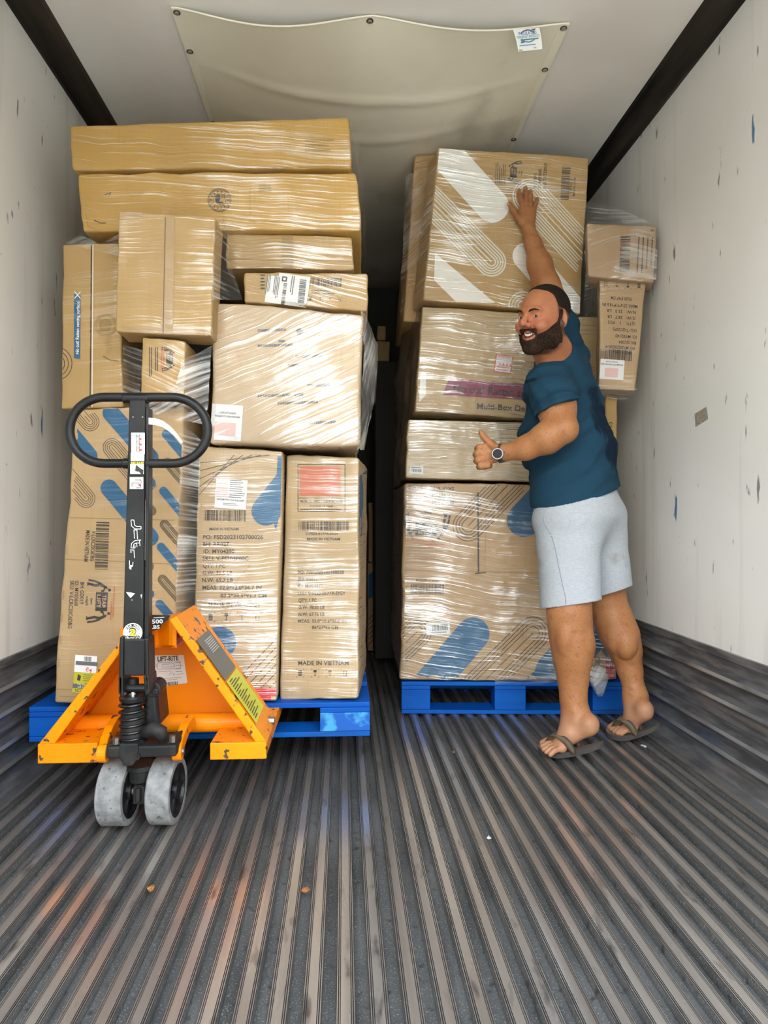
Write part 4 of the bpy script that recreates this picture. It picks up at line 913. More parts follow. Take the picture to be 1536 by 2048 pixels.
# ------------------------------------------------------------------ air duct cover hung from the ceiling
def duct():
    n, k = 150, 60; rows = []
    xa, xb, ya, yb = -.597, .803, 2.45, 8.6
    for i in range(n+1):
        t = i/n; y = ya+(yb-ya)*t**1.7; r = []
        for j in range(k+1):
            u = j/k; x = xa+(xb-xa)*u
            sag = math.sin(math.pi*u)**.8
            edge = math.exp(-(y-ya)/.25)
            s2 = abs(math.sin(2*math.pi*u))**1.3            # between the front rivets
            z = ZC-.004-(.045+.03*math.sin(y*2.3))*sag*(1-edge)-edge*(.052*s2*(1.0 if u < .5 else .75))
            z -= .012*(1-edge)*math.exp(-((u-.5)/.05)**2)*math.exp(-(y-ya)/.5)
            z -= .010*math.exp(-((y-2.72-.16*math.sin(math.pi*u))/.022)**2)*math.sin(math.pi*u)+.008*math.exp(-((y-3.02-.10*math.sin(math.pi*u)+.03*math.sin(9*u))/.02)**2)*math.sin(math.pi*u)
            z -= .010*abs(noise.noise(Vector((x*2.2, y*1.6, 3))))*sag*(1-edge*.5)*2
            r.append((x, y, z))
        rows.append(r)
    mb = MB(); mb.grid(rows)
    # hem strips along the sides
    o = mb.build('duct_cover', M['chute'], smooth=True, fix=False); tag(o, 'cream canvas air duct cover riveted to the trailer ceiling', 'ceiling duct')
    sd = o.modifiers.new('s', 'SOLIDIFY'); sd.thickness = .002
    ph = lambda name, m_, mt, **k: (lambda q: q)(m_.build(name, mt, o, **k))
    for (x0_, x1_) in ((xa, xa+.035), (xb-.035, xb)):
        mb = MB(); mb.prism([(x0_, ya-.004, ZC-.0085), (x1_, ya-.004, ZC-.0085), (x1_, yb, ZC-.0085), (x0_, yb, ZC-.0085)], (0, 0, -.003)); mb.build('hem', M['chute'], o)
    mb = MB(); mb.tube([Vector(p)-Vector((0, .001, .001)) for p in rows[0]], .0035, 8); mb.build('front_hem', M['chute'], o, smooth=True)
    riv = mat('rivet_metal', (.45, .43, .38), .3, .8); ring = mat('rivet_ring', (.06, .055, .05), .5)
    for (x, y) in ((xa+.016, 2.465), (xa+.016, 2.67), (xa+.016, 3.15), (xb-.016, 2.465), (xb-.016, 2.70), (xb-.016, 3.21), ((xa+xb)/2-.012, 2.468)):
        mb = MB(); mb.lathe((x, y, ZC-.017), (0, 0, 1), [(-.002, 0), (-.002, .004), (0, .008), (.006, .009)], 16); mb.lathe((x, y, ZC-.014), (0, 0, 1), [(0, .0), (0, .0125), (.004, .0125)], 16, m=1)
        mb.build('rivet', [riv, ring], o)
    # maker tag
    q = [P(1025,60,2.44), P(1078,57,2.44), P(1084,100,2.46), P(1036,105,2.46)]
    mb = MB(); rows = []
    for i in range(6):
        v = i/5; rows.append([q[0].lerp(q[1], j/5).lerp(q[3].lerp(q[2], j/5), v)+Vector((0, -.004-.006*math.sin(v*3), 0)) for j in range(6)])
    mb.grid(rows); tb = BVHTree.FromPolygons(mb.v, mb.f)
    lab = mb.build('maker_tag', mat('tag_paper', (.78, .78, .74), .5), o, fix=False); lab['label'] = 'white tag with blue arrows'
    p = Print(tb, None, .0008); bl, gr, dk = 0, 1, 2
    for i in range(2):
        a0 = math.pi*i+.4; p.path([(1056+15*math.cos(a0+j*.17), 72+12*math.sin(a0+j*.17)) for j in range(14)], 2.4, 0 if i == 0 else 2)
    p.poly([(1044,79),(1050,86),(1041,87)], 0); p.poly([(1068,62),(1062,58),(1072,57)], 2)
    p.text('INSULATED', 1055, 66, 6, 36, -3, 0, .02); p.text('TRANSPORT PRODUCTS', 1056, 73, 5, 46, -5, 0); p.rect(1053, 79, 48, 2.6, -6, 1); p.scribble(1056, 90, 34, 4, -5, 0, 1, 3, .5); p.text('Made', 1042, 100, 3, 7, -4, 2); p.text('USA', 1070, 95, 3, 6, -4, 2)
    mb = MB(); p.into(mb); mb.build('tag_print', [mat('tag_blue', (.06, .20, .42), .5), mat('tag_green', (.08, .22, .16), .5), mat('tag_dark', (.05, .08, .14), .5)], o, fix=False)
duct()

# ------------------------------------------------------------------ loose stretch film
def sheet(mb, a, c, n=30, k=20, amp=.012, seed=0, bow=0.0, side=None):
    """ruled sheet between two 3-D polylines"""
    def at(pl, t):
        t *= len(pl)-1; i = min(int(t), len(pl)-2); return pl[i].lerp(pl[i+1], t-i)
    rows = []
    for i in range(n+1):
        r = []
        for j in range(k+1):
            p = at(a, i/n).lerp(at(c, i/n), j/k); s = Vector((seed, seed*2, seed*3))
            e = math.sin(math.pi*j/k)
            p = p+noise.noise_vector(p*9+s)*amp*(.3+.7*e)+noise.noise_vector(p*30+s)*amp*.3
            if side is not None: p = p+Vector(side)*bow*e
            r.append(p)
        rows.append(r)
    mb.grid(rows)
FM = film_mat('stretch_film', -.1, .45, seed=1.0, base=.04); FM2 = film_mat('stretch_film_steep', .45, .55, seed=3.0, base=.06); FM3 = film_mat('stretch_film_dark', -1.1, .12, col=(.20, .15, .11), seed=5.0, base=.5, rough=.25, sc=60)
LW = empty('stretch_film', P(420, 1395, 2.40)); tag(LW, 'loose clear stretch film bridging the gaps of the left load', 'plastic film')
def film(parent, fn, mt, name='film_sheet'):
    mb = MB(); fn(mb); o = mb.build(name, mt, parent, smooth=True, fix=False); return o
PL = lambda Y, *q: [P(a, c, Y) for a, c in q]
# narrow strips over the gaps; the tight film on the cartons belongs to the cartons
film(LW, lambda m: sheet(m, PL(2.32, (424,430), (424,500), (424,600)), PL(2.44, (458,452), (458,520), (486,600)), seed=1, amp=.006), FM)
film(LW, lambda m: sheet(m, PL(2.33, (245,690), (245,720), (246,800)), PL(2.33, (284,700), (283,740), (281,790)), n=12, k=8, seed=2, amp=.006), film_mat('stretch_film_thin', -.25, .25, seed=2.0, base=.02))
film(LW, lambda m: sheet(m, PL(2.34, (366,720), (352,770), (300,806), (240,816)), PL(2.38, (424,692), (418,760), (414,820), (410,850)), seed=3, amp=.010), FM2)
film(LW, lambda m: sheet(m, PL(2.41, (366,850), (360,960), (352,1150), (346,1400)), PL(2.44, (402,880), (400,960), (394,1150), (388,1400)), seed=4, amp=.010), FM)
film(LW, lambda m: sheet(m, PL(2.41, (722,622), (728,690), (724,800), (714,900)), [P(732,632,2.5), P(757,690,2.6), P(752,790,2.62), P(728,900,2.55)], seed=5, amp=.012, side=(0, -1, 0), bow=.02), film_mat('stretch_film_bulge', 1.35, .5, seed=4.0, base=.14))
film(LW, lambda m: sheet(m, PL(2.48, (702,236), (716,345), (724,460)), [P(712,242,2.8), P(730,345,2.85), P(734,540,2.8)], seed=6, amp=.006), film_mat('stretch_film_edge', 1.4, .25, col=(.6, .5, .38), seed=6.0, base=.08))
film(LW, lambda m: sheet(m, PL(2.44, (160,468), (200,488), (236,470)), PL(2.47, (128,486), (180,500), (238,512)), n=12, k=8, seed=7, amp=.006), film_mat('stretch_film_corner', .3, .3, seed=7.0, base=.04))
RW = empty('stretch_film', P(1000, 1360, 3.04)); tag(RW, 'loose clear stretch film draped around the right load', 'plastic film')
film(RW, lambda m: sheet(m, [P(875,330,3.02), P(862,450,3.03), P(850,600,3.05)], [P(812,350,3.2), P(806,450,3.22), P(800,640,3.25)], seed=11, amp=.02), film_mat('stretch_film_drape', .5, .35, seed=8.0, base=.04))
film(RW, lambda m: sheet(m, [P(1170,402,3.0), P(1215,408,2.95), P(1290,440,2.82), P(1316,455,2.81)], [P(1168,640,3.02), P(1200,600,2.9), P(1220,545,2.83), P(1312,560,2.81)], n=34, k=26, seed=12, amp=.008), film_mat('stretch_film_top', -.35, .38, seed=9.0, base=.03))
film(RW, lambda m: sheet(m, [P(1196,768,2.86), P(1240,775,2.86), P(1276,776,2.85)], [P(1200,792,2.9), P(1232,800,2.9), P(1246,806,2.9)], n=14, k=8, seed=13, amp=.006), FM)
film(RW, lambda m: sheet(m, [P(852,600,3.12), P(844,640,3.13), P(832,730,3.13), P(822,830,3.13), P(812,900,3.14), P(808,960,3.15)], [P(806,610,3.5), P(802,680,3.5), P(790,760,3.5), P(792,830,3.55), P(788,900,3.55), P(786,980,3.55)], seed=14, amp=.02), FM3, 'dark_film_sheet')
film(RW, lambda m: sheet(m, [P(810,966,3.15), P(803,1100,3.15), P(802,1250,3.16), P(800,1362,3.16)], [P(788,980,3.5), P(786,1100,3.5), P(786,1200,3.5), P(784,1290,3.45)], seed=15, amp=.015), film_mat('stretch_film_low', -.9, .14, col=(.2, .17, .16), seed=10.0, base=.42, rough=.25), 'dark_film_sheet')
# knotted film tail hanging by the pallet edge
def tail(mb):
    rows = []
    for i in range(23):
        t = i/22; c = P(1176+34*t if t < .6 else 1196.4+ (t-.6)*10, 1338+6*t*2 if t < .6 else 1345+(t-.6)*112, 3.02)
        r = .008+.040*math.sin(math.pi*min(1, t*.95))**1.2
        rows.append([c+Vector((math.cos(a)*r, math.sin(a)*r*.6, math.sin(a)*r*.4))+noise.noise_vector((c+Vector((math.cos(a), math.sin(a), 0))*.3)*9)*.012 for a in [j*2*math.pi/20 for j in range(21)]])
    mb.grid(rows)
film(RW, tail, film_mat('film_tail_clear', .8, .5, seed=12.0, base=.16, sc=50), 'film_tail')
film(RW, lambda m: sheet(m, [P(990,1352,3.04), P(1080,1352,3.03), P(1180,1342,3.02)], [P(990,1368,3.045), P(1080,1368,3.04), P(1190,1352,3.02)], n=24, k=5, seed=17, amp=.004), FM)

# ------------------------------------------------------------------ litter on the floor, sticker on the wall
def scrap(px, py, s_, col, name, label, cat, seed):
    c = PZ(px, py, 0); r = random.Random(seed); n = 9
    mb = MB(); ring = [(c.x+s_*(1+.35*r.uniform(-1, 1))*math.cos(2*math.pi*i/n), c.y+s_*1.5*(1+.35*r.uniform(-1, 1))*math.sin(2*math.pi*i/n), .0012+.004*r.random()) for i in range(n)]
    top = [(x_, y_, z_+.0015) for x_, y_, z_ in ring]; ce = (c.x, c.y, .007); cb_ = (c.x, c.y, .0045)
    mb.add(top+[ce], [(i, (i+1) % n, n) for i in range(n)]); mb.add(ring+[cb_], [((i+1) % n, i, n) for i in range(n)])
    mb.add(top+ring, [(i, (i+1) % n, n+(i+1) % n, n+i) for i in range(n)])
    o = mb.build(name, mat(name+'_mat', col, .7)); tag(o, label, cat, 'dry leaves on the floor' if cat == 'leaf' else None)
scrap(303, 1779, .009, (.30, .13, .03), 'dry_leaf', 'small dry brown leaf on the floor ribs, the left one of the two in front', 'leaf', 1)
scrap(611, 1782, .008, (.28, .10, .03), 'dry_leaf', 'small dry reddish leaf on the floor, below the raised blue pallet', 'leaf', 2)
scrap(1288, 1494, .010, (.55, .60, .66), 'paper_scrap', 'crumpled whitish scrap on the floor near the far flip-flop', 'litter', 3)
scrap(978, 1678, .006, (.60, .62, .62), 'paint_flake', 'tiny white flake on the floor ribs, right of the middle', 'litter', 4)
scrap(906, 1506, .006, (.20, .10, .03), 'leaf_crumb', 'tiny brown crumb on the floor in front of the right pallet', 'litter', 5)
yy = XR/.5245
mb = MB(); zc_ = P(1402, 835, 1).z
st = []
for a, c in ((1389,828),(1413,813),(1416,838),(1391,854)):
    d = (ROT @ Vector(((a-768)/F, (1024-c)/F, -1))); q = CAM+d*((XR-.0008)/d.x); st.append(q)
mb.prism(st, (.0006, 0, 0)); o = mb.build('wall_sticker', noisecol(mat('sticker_worn', (.35, .31, .25), .6), (.42, .38, .31), (.22, .18, .14), 120, 4)); tag(o, 'worn brown square sticker on the right wall', 'sticker')
# ------------------------------------------------------------------ the man
class Field:
    """signed distance field on a lattice, blended from simple anatomical volumes"""
    def __init__(s, lo, hi, h):
        s.h = h; s.lo = np.array(lo, np.float32); s.n = np.ceil((np.array(hi)-np.array(lo))/h).astype(int)+1
        s.D = np.full(s.n, .06, np.float32)
    def sub(s, lo, hi, pad):
        a = np.clip(np.floor((np.array(lo)-pad-s.lo)/s.h).astype(int), 0, s.n-1); b_ = np.clip(np.ceil((np.array(hi)+pad-s.lo)/s.h).astype(int)+1, 1, s.n)
        if np.any(b_-a < 2): return None
        sl = tuple(slice(i, j) for i, j in zip(a, b_))
        ax = [s.lo[i]+s.h*np.arange(a[i], b_[i], dtype=np.float32) for i in range(3)]
        return sl, (ax[0][:, None, None], ax[1][None, :, None], ax[2][None, None, :])
    def put(s, sl, d, k, op):
        A = s.D[sl]
        if op == 'sub': d = -d; A2 = -A
        if op == 'add':
            hh = np.maximum(k-np.abs(A-d), 0)/k if k else 0
            s.D[sl] = np.minimum(A, d)-(hh*hh*k*.25 if k else 0)
        else:
            hh = np.maximum(k-np.abs(A-d), 0)/k if k else 0
            s.D[sl] = np.maximum(A, d)+(hh*hh*k*.25 if k else 0)
    def cap(s, a, b, ra, rb, k=.02, op='add'):
        a = np.array(a, np.float32); b = np.array(b, np.float32); r = max(ra, rb)
        q = s.sub(np.minimum(a, b)-r, np.maximum(a, b)+r, k+s.h*2)
        if q is None: return s
        sl, (X, Y, Z) = q; ab = b-a; l2 = float(ab @ ab)+1e-12
        t = np.clip(((X-a[0])*ab[0]+(Y-a[1])*ab[1]+(Z-a[2])*ab[2])/l2, 0, 1)
        d = np.sqrt((X-a[0]-t*ab[0])**2+(Y-a[1]-t*ab[1])**2+(Z-a[2]-t*ab[2])**2)-(ra+(rb-ra)*t)
        s.put(sl, d, k, op); return s
    def chain(s, pts, k=.015, op='add'):
        for p, q in zip(pts, pts[1:]): s.cap(p[0], q[0], p[1], q[1], k, op)
        return s
    def ell(s, c, ax, r, k=.02, op='add'):
        c = np.array(c, np.float32); ax = [np.array(v, np.float32) for v in ax]; R = max(r)
        q = s.sub(c-R, c+R, k+s.h*2)
        if q is None: return s
        sl, (X, Y, Z) = q; x, y, z = X-c[0], Y-c[1], Z-c[2]; k0 = 0; k1 = 0
        for v, rr in zip(ax, r):
            t = x*v[0]+y*v[1]+z*v[2]; k0 = k0+(t/rr)**2; k1 = k1+(t/rr/rr)**2
        k0 = np.sqrt(k0); d = k0*(k0-1)/np.maximum(np.sqrt(k1), 1e-6)
        s.put(sl, d, k, op); return s
    def econe(s, a, b, u, v, ra, rb, k=.03, op='add', rend=None):
        """tapered tube of elliptic section; u, v section axes, ra and rb pairs of radii"""
        a = np.array(a, np.float32); b = np.array(b, np.float32); u = np.array(u, np.float32); v = np.array(v, np.float32)
        R = max(*ra, *rb); q = s.sub(np.minimum(a, b)-R, np.maximum(a, b)+R, k+s.h*2)
        if q is None: return s
        sl, (X, Y, Z) = q; ab = b-a; l = float(np.linalg.norm(ab)); w_ = ab/l
        x, y, z = X-a[0], Y-a[1], Z-a[2]; tt = (x*w_[0]+y*w_[1]+z*w_[2]); t = np.clip(tt/l, 0, 1)
        over = tt-t*l
        x = x-t*ab[0]; y = y-t*ab[1]; z = z-t*ab[2]
        pu = x*u[0]+y*u[1]+z*u[2]; pv = x*v[0]+y*v[1]+z*v[2]; ru = ra[0]+(rb[0]-ra[0])*t; rv = ra[1]+(rb[1]-ra[1])*t
        re = rend or min(*ra, *rb)
        k0 = np.sqrt((pu/ru)**2+(pv/rv)**2+(over/re)**2); k1 = np.sqrt((pu/ru/ru)**2+(pv/rv/rv)**2+(over/re/re)**2)
        s.put(sl, k0*(k0-1)/np.maximum(k1, 1e-6), k, op); return s
    def cut(s, p, n, lo=None, hi=None):      # keep the side the normal points away from
        n = np.array(n, np.float32); n = n/np.linalg.norm(n)
        q = s.sub(s.lo if lo is None else lo, s.lo+s.h*s.n if hi is None else hi, 0); sl, (X, Y, Z) = q
        s.D[sl] = np.maximum(s.D[sl], (X-p[0])*n[0]+(Y-p[1])*n[1]+(Z-p[2])*n[2]); return s
    def wave(s, fn, lo=None, hi=None):
        q = s.sub(s.lo if lo is None else lo, s.lo+s.h*s.n if hi is None else hi, 0); sl, (X, Y, Z) = q
        s.D[sl] += fn(X, Y, Z).astype(np.float32); return s
    def net(s, D=None):
        D = s.D if D is None else D; S = D < 0
        cnt = np.zeros(tuple(np.array(D.shape)-1), np.int8)
        off = [(i, j, k) for i in (0, 1) for j in (0, 1) for k in (0, 1)]
        for i, j, k in off: cnt += S[i:i+cnt.shape[0], j:j+cnt.shape[1], k:k+cnt.shape[2]]
        act = (cnt > 0) & (cnt < 8); ijk = np.argwhere(act); idx = np.full(act.shape, -1, np.int32); idx[act] = np.arange(len(ijk), dtype=np.int32)
        V = np.stack([D[ijk[:, 0]+i, ijk[:, 1]+j, ijk[:, 2]+k] for i, j, k in off], 1)
        pos = np.zeros((len(ijk), 3)); c = np.zeros(len(ijk)); O = np.array(off, float)
        for a in range(8):
            for b_ in range(a+1, 8):
                if np.abs(O[a]-O[b_]).sum() != 1: continue
                m = (V[:, a] < 0) != (V[:, b_] < 0); t = V[m, a]/(V[m, a]-V[m, b_]); pos[m] += O[a]+t[:, None]*(O[b_]-O[a]); c[m] += 1
        P_ = (ijk+pos/c[:, None])*s.h+s.lo; quads = []
        for ax in range(3):
            sa = [slice(None)]*3; sb_ = [slice(None)]*3; sa[ax] = slice(0, -1); sb_[ax] = slice(1, None)
            E_ = np.argwhere(S[tuple(sa)] != S[tuple(sb_)]); o1, o2 = [(1, 2), (2, 0), (0, 1)][ax]
            ok = (E_[:, o1] > 0) & (E_[:, o2] > 0) & (E_[:, o1] < act.shape[o1]) & (E_[:, o2] < act.shape[o2]); E_ = E_[ok]
            fl = S[E_[:, 0], E_[:, 1], E_[:, 2]]
            def I(d1, d2):
                q = E_.copy(); q[:, o1] -= d1; q[:, o2] -= d2; return idx[q[:, 0], q[:, 1], q[:, 2]]
            q = np.stack([I(1, 1), I(0, 1), I(0, 0), I(1, 0)], 1); q[~fl] = q[~fl][:, ::-1]; quads.append(q)
        Q = np.concatenate(quads); Q = Q[(Q >= 0).all(1)]
        return P_, Q
def mesh_np(name, P_, Q, mt, parent=None, origin=(0, 0, 0), smooth_it=1, attrs=None):
    if smooth_it:
        n = len(P_); e = np.concatenate([Q[:, [0, 1]], Q[:, [1, 2]], Q[:, [2, 3]], Q[:, [3, 0]]])
        deg = np.bincount(e[:, 0], minlength=n)+np.bincount(e[:, 1], minlength=n)
        for _ in range(smooth_it):
            A = np.stack([np.bincount(e[:, 0], P_[e[:, 1], i], n)+np.bincount(e[:, 1], P_[e[:, 0], i], n) for i in range(3)], 1)/np.maximum(deg, 1)[:, None]
            P_ = P_*.5+A*.5
    me = bpy.data.meshes.new(name); me.vertices.add(len(P_)); me.vertices.foreach_set('co', (P_-np.array(origin)).astype(np.float32).ravel())
    me.loops.add(Q.size); me.loops.foreach_set('vertex_index', Q.astype(np.int32).ravel()); me.polygons.add(len(Q))
    me.polygons.foreach_set('loop_start', np.arange(0, Q.size, 4, dtype=np.int32)); me.polygons.foreach_set('loop_total', np.full(len(Q), 4, np.int32))
    me.update(calc_edges=True); me.validate()
    me.polygons.foreach_set('use_smooth', [True]*len(me.polygons))
    me.materials.append(mt); o = bpy.data.objects.new(name, me); C.objects.link(o)
    for k, fn in (attrs or {}).items():
        at = me.attributes.new(k, 'FLOAT', 'POINT'); at.data.foreach_set('value', fn(P_).astype(np.float32))
    if parent: o.parent = parent
    else: o.location = origin
    return o, P_
pp = lambda *q: np.array(P(*q))
nrm3 = lambda v: np.array(v, float)/np.linalg.norm(v)
FW = nrm3((-.75, .66, 0)); LT = np.array((-FW[1], FW[0], 0)); UP = np.array((0, 0, 1.))
# head frame
yaw = math.radians(217); pit = math.radians(-9)
hf = np.array((math.cos(yaw)*math.cos(pit), math.sin(yaw)*math.cos(pit), math.sin(pit)))
hl = nrm3(np.cross(UP, hf)); hu = np.cross(hf, hl)
rl = math.radians(-7); hl, hu = hl*math.cos(rl)+hu*math.sin(rl), hu*math.cos(rl)-hl*math.sin(rl)
HC = pp(1087, 640, 2.60); HS = 1.045
def H(f, l, u): return HC+HS*(hf*f+hl*l+hu*u)
HA = (hf, hl, hu)
def head(B, off=0.0):
    g = lambda *r: tuple(q*HS+off for q in r)
    B.ell(H(-.014, 0, .034), HA, g(.100, .077, .088), .02)
    B.ell(H(.028, 0, .0), HA, g(.066, .064, .090), .03)
    B.ell(H(.022, 0, -.062), HA, g(.062, .060, .050), .03)
    B.ell(H(.070, 0, -.098), HA, g(.026, .028, .022), .03)
    for s_ in (-1, 1):
        B.ell(H(.070, s_*.040, -.024), HA, g(.027, .026, .023), .016)
        B.ell(H(.010, s_*.060, -.068), HA, g(.030, .016, .030), .03)
        B.cap(H(.084, s_*.044, .030), H(.094, s_*.012, .030), .006*HS+off, .010*HS+off, .016)
    B.cap(H(.093, 0, .022), H(.119, 0, -.013), .0088*HS+off, .0122*HS+off, .012)
    for s_ in (-1, 1): B.ell(H(.105, s_*.016, -.021), HA, g(.012, .0095, .0095), .007)
    return B
def face_detail(B):
    for s_ in (-1, 1):
        B.ell(H(.101, s_*.032, .011), HA, (.014*HS, .017*HS, .010*HS), .012, 'sub')
        B.ell(H(.078, s_*.032, .009), HA, (.0155*HS, .017*HS, .0145*HS), .004)
        B.ell(H(.095, s_*.032, .0085), HA, (.012*HS, .0130*HS, .0032*HS), .002, 'sub')
        B.ell(H(.112, s_*.008, -.030), HA, (.006*HS, .004*HS, .004*HS), .003, 'sub')
        # smile crease
        B.chain([(H(.100, s_*.022, -.022), .0035), (H(.090, s_*.034, -.040), .004), (H(.080, s_*.040, -.058), .003)], .006, 'sub')
    # lips and open smiling mouth
    up = [(H(.0945-.026*abs(t)**1.8, .031*t, -.0435+.007*t*t), .0050) for t in np.linspace(-1, 1, 7)]
    lo = [(H(.0925-.026*abs(t)**1.8, .028*t, -.0690+.026*t*t), .0058) for t in np.linspace(-1, 1, 7)]
    B.chain(up, .006); B.chain(lo, .006)
    B.chain([(H(.099-.024*t*t, .029*t, -.0555+.014*t*t), .0078*(1-.55*t*t)) for t in np.linspace(-1, 1, 9)], .002, 'sub')
    # ears
    for s_ in (-1, 1):
        ea = (nrm3(hf*.9+hl*s_*-.35), nrm3(hl*s_*.9+hf*.35), hu)
        B.ell(H(-.010, s_*.076, -.002), ea, (.019*HS, .008*HS, .032*HS), .006)
        B.ell(H(-.012, s_*.082, .004), ea, (.011*HS, .007*HS, .020*HS), .005, 'sub')
        B.cap(H(-.004, s_*.076, -.026), H(-.004, s_*.077, -.020), .009, .009, .005)
    return B
# ---- skeleton points read off the pose
LS, LE, LWr = pp(1097, 768, 2.64), pp(1127, 858, 2.51), pp(1012, 905, 2.61)
RS, RE, RWr = pp(1139, 716, 2.88), pp(1104, 600, 2.93), pp(1057, 460, 3.005)
PEL, BEL, CHE, TOP = pp(1156, 1020, 2.74), pp(1140, 900, 2.76), pp(1124, 795, 2.78), pp(1124, 738, 2.79)
def torso(B, off=0.0, k=.05):
    B.econe(PEL, BEL, FW, LT, (.150+off, .180+off), (.158+off, .178+off), k, rend=.10)
    B.econe(BEL, CHE, FW, LT, (.158+off, .178+off), (.128+off, .178+off), k, rend=.10)
    B.econe(CHE, TOP, FW, LT, (.125+off, .178+off), (.085+off, .135+off), k, rend=.05)
    B.cap(TOP+LT*.05, LS, .07+off, .070+off, .05); B.cap(TOP-LT*.06, RS, .07+off, .070+off, .05)
B = Field((.46, 2.36, -.01), (1.36, 3.10, 2.36), .0030)
torso(B, -.012)
NK = pp(1122, 722, 2.73)
B.cap(NK, H(-.020, 0, -.055), .068, .062, .03); B.cap(pp(1110, 735, 2.70), H(.02, 0, -.07), .05, .05, .04)
head(B); face_detail(B)
# arms
B.chain([(LS, .064), (pp(1113, 815, 2.57), .068), (LE, .050)], .03)
B.ell(pp(1112, 838, 2.545), (FW, LT, UP), (.045, .05, .07), .03)
B.chain([(LE, .051), (pp(1094, 876, 2.535), .057), (pp(1052, 896, 2.575), .044), (pp(1012, 905, 2.61), .031)], .02)
B.chain([(RS, .062), (pp(1122, 660, 2.91), .060), (RE, .054)], .03)
B.chain([(RE, .055), (pp(1092, 572, 2.94), .058), (pp(1079, 528, 2.97), .052), (pp(1066, 488, 2.99), .035), (pp(1057, 459, 3.005), .029)], .02)
# right hand flat on the carton, seen from the back
YH = 3.020
U_, V_ = np.array((1., 0, 0)), np.array((0, 1., 0))
B.econe(pp(1057, 458, 3.008), pp(1055, 420, 3.014), U_, V_, (.028, .019), (.041, .0160), .015, rend=.015)
for q, r_ in (([(1046, 424, 3.015), (1044, 407, 3.014), (1040, 393, 3.019), (1037, 381, 3.023)], .0102), ([(1053, 420, 3.014), (1053, 405, 3.012), (1052, 389, 3.018), (1051, 376, 3.023)], .0105),
              ([(1060, 421, 3.015), (1061, 408, 3.013), (1061, 394, 3.018), (1061, 382, 3.023)], .0099), ([(1065, 428, 3.016), (1068, 418, 3.015), (1072, 407, 3.020), (1075, 397, 3.023)], .0088),
              ([(1049, 447, 3.012), (1036, 436, 3.012), (1027, 421, 3.018), (1019, 408, 3.022)], .0115)):
    B.chain([(pp(*q[0]), r_*1.2), (pp(*q[1]), r_*1.08), (pp(*q[2]), r_), (pp(*q[3]), r_*.88)], .005)
B.ell(pp(1044, 441, 3.010), (U_, V_, UP), (.022, .015, .026), .012)
# left hand: thumb up, fingers curled away from the camera
B.econe(pp(1010, 905, 2.61), pp(968, 910, 2.603), (0, 1, 0), UP, (.020, .029), (.018, .040), .015, rend=.015)
for i, (y_, r_) in enumerate(((894, .0120), (906, .0125), (919, .0120), (931, .0108))):
    dx = (0, -3, -2, 3)[i]
    B.chain([(pp(972+dx, y_, 2.600), r_*1.15), (pp(959+dx, y_+1, 2.598), r_*1.15), (pp(955+dx, y_+3, 2.640), r_), (pp(966+dx, y_+3, 2.668), r_*.95), (pp(978+dx, y_+1, 2.655), r_*.85)], .004)
B.chain([(pp(996, 900, 2.60), .018), (pp(983, 889, 2.592), .0165), (pp(972, 879, 2.590), .0118), (pp(966, 872, 2.588), .0108), (pp(962, 864, 2.588), .0090)], .006)
# legs
NL = [(pp(1132, 1050, 2.65), .085), (pp(1137, 1180, 2.61), .080), (pp(1138, 1225, 2.60), .078), (pp(1141, 1262, 2.60), .075), (pp(1146, 1292, 2.595), .075), (pp(1145, 1322, 2.595), .064), (pp(1146, 1362, 2.59), .051), (pp(1147, 1400, 2.58), .044), (pp(1150, 1425, 2.575), .043)]
FL = [(pp(1190, 1050, 2.81), .085), (pp(1210, 1180, 2.83), .074), (pp(1218, 1215, 2.83), .070), (pp(1228, 1242, 2.82), .073), (pp(1240, 1272, 2.81), .073), (pp(1251, 1302, 2.81), .060), (pp(1260, 1341, 2.80), .045), (pp(1268, 1378, 2.785), .038), (pp(1271, 1396, 2.775), .038)]
B.chain(NL, .03); B.chain(FL, .03)
B.ell(pp(1163, 1283, 2.562), (FW, LT, UP), (.044, .040, .078), .006); B.ell(pp(1130, 1275, 2.548), (FW, LT, UP), (.034, .030, .070), .010); B.ell(pp(1252, 1288, 2.765), (FW, LT, UP), (.046, .050, .066), .005); B.ell(pp(1228, 1275, 2.775), (FW, LT, UP), (.03, .03, .06), .01)
B.cap(pp(1150, 1440, 2.53), pp(1150, 1424, 2.53), .010, .010, .016)
def foot(an, heel, ball, tips, kx, ra):
    B.chain([(an, .041), (heel+(0, 0, .012), .031), (heel, .030)], .02)
    B.cap(an, heel*.35+ball*.65+(0, 0, .022), .038, .028, .03)
    B.cap(heel, ball*.6+heel*.4, .028, .024, .02)
    B.cap(an, ball+(0, 0, .010), .034, .022, .03)
    w_ = nrm3(np.array((tips[-1]-tips[0])))
    B.cap(ball-w_*.026, ball+w_*.026, .0225, .019, .02); 
    for i, t in enumerate(tips):
        rr = (.0135, .0105, .010, .0095, .009)[i]*kx
        b0 = ball+w_*(-.030+.015*i); m_ = b0*.35+t*.65+np.array((0, 0, .006))
        B.chain([(b0, rr*1.5), (m_, rr), (t, rr*1.02)], .006)
foot(pp(1151, 1424, 2.575), pp(1178, 1453, 2.515), np.array(PZ(1120, 1490, .046)), [np.array(PZ(a, c, z_)) for a, c, z_ in ((1086, 1486, .034), (1085, 1493, .031), (1088, 1499, .030), (1093, 1504, .029), (1101, 1509, .028))], 1.0, 0)
foot(pp(1271, 1394, 2.775), pp(1288, 1424, 2.70), np.array(PZ(1256, 1453, .050)), [np.array(PZ(a, c, z_)) for a, c, z_ in ((1221, 1455, .034), (1224, 1459, .031), (1229, 1463, .030), (1235, 1466, .029), (1243, 1468, .028))], 1.0, 0)
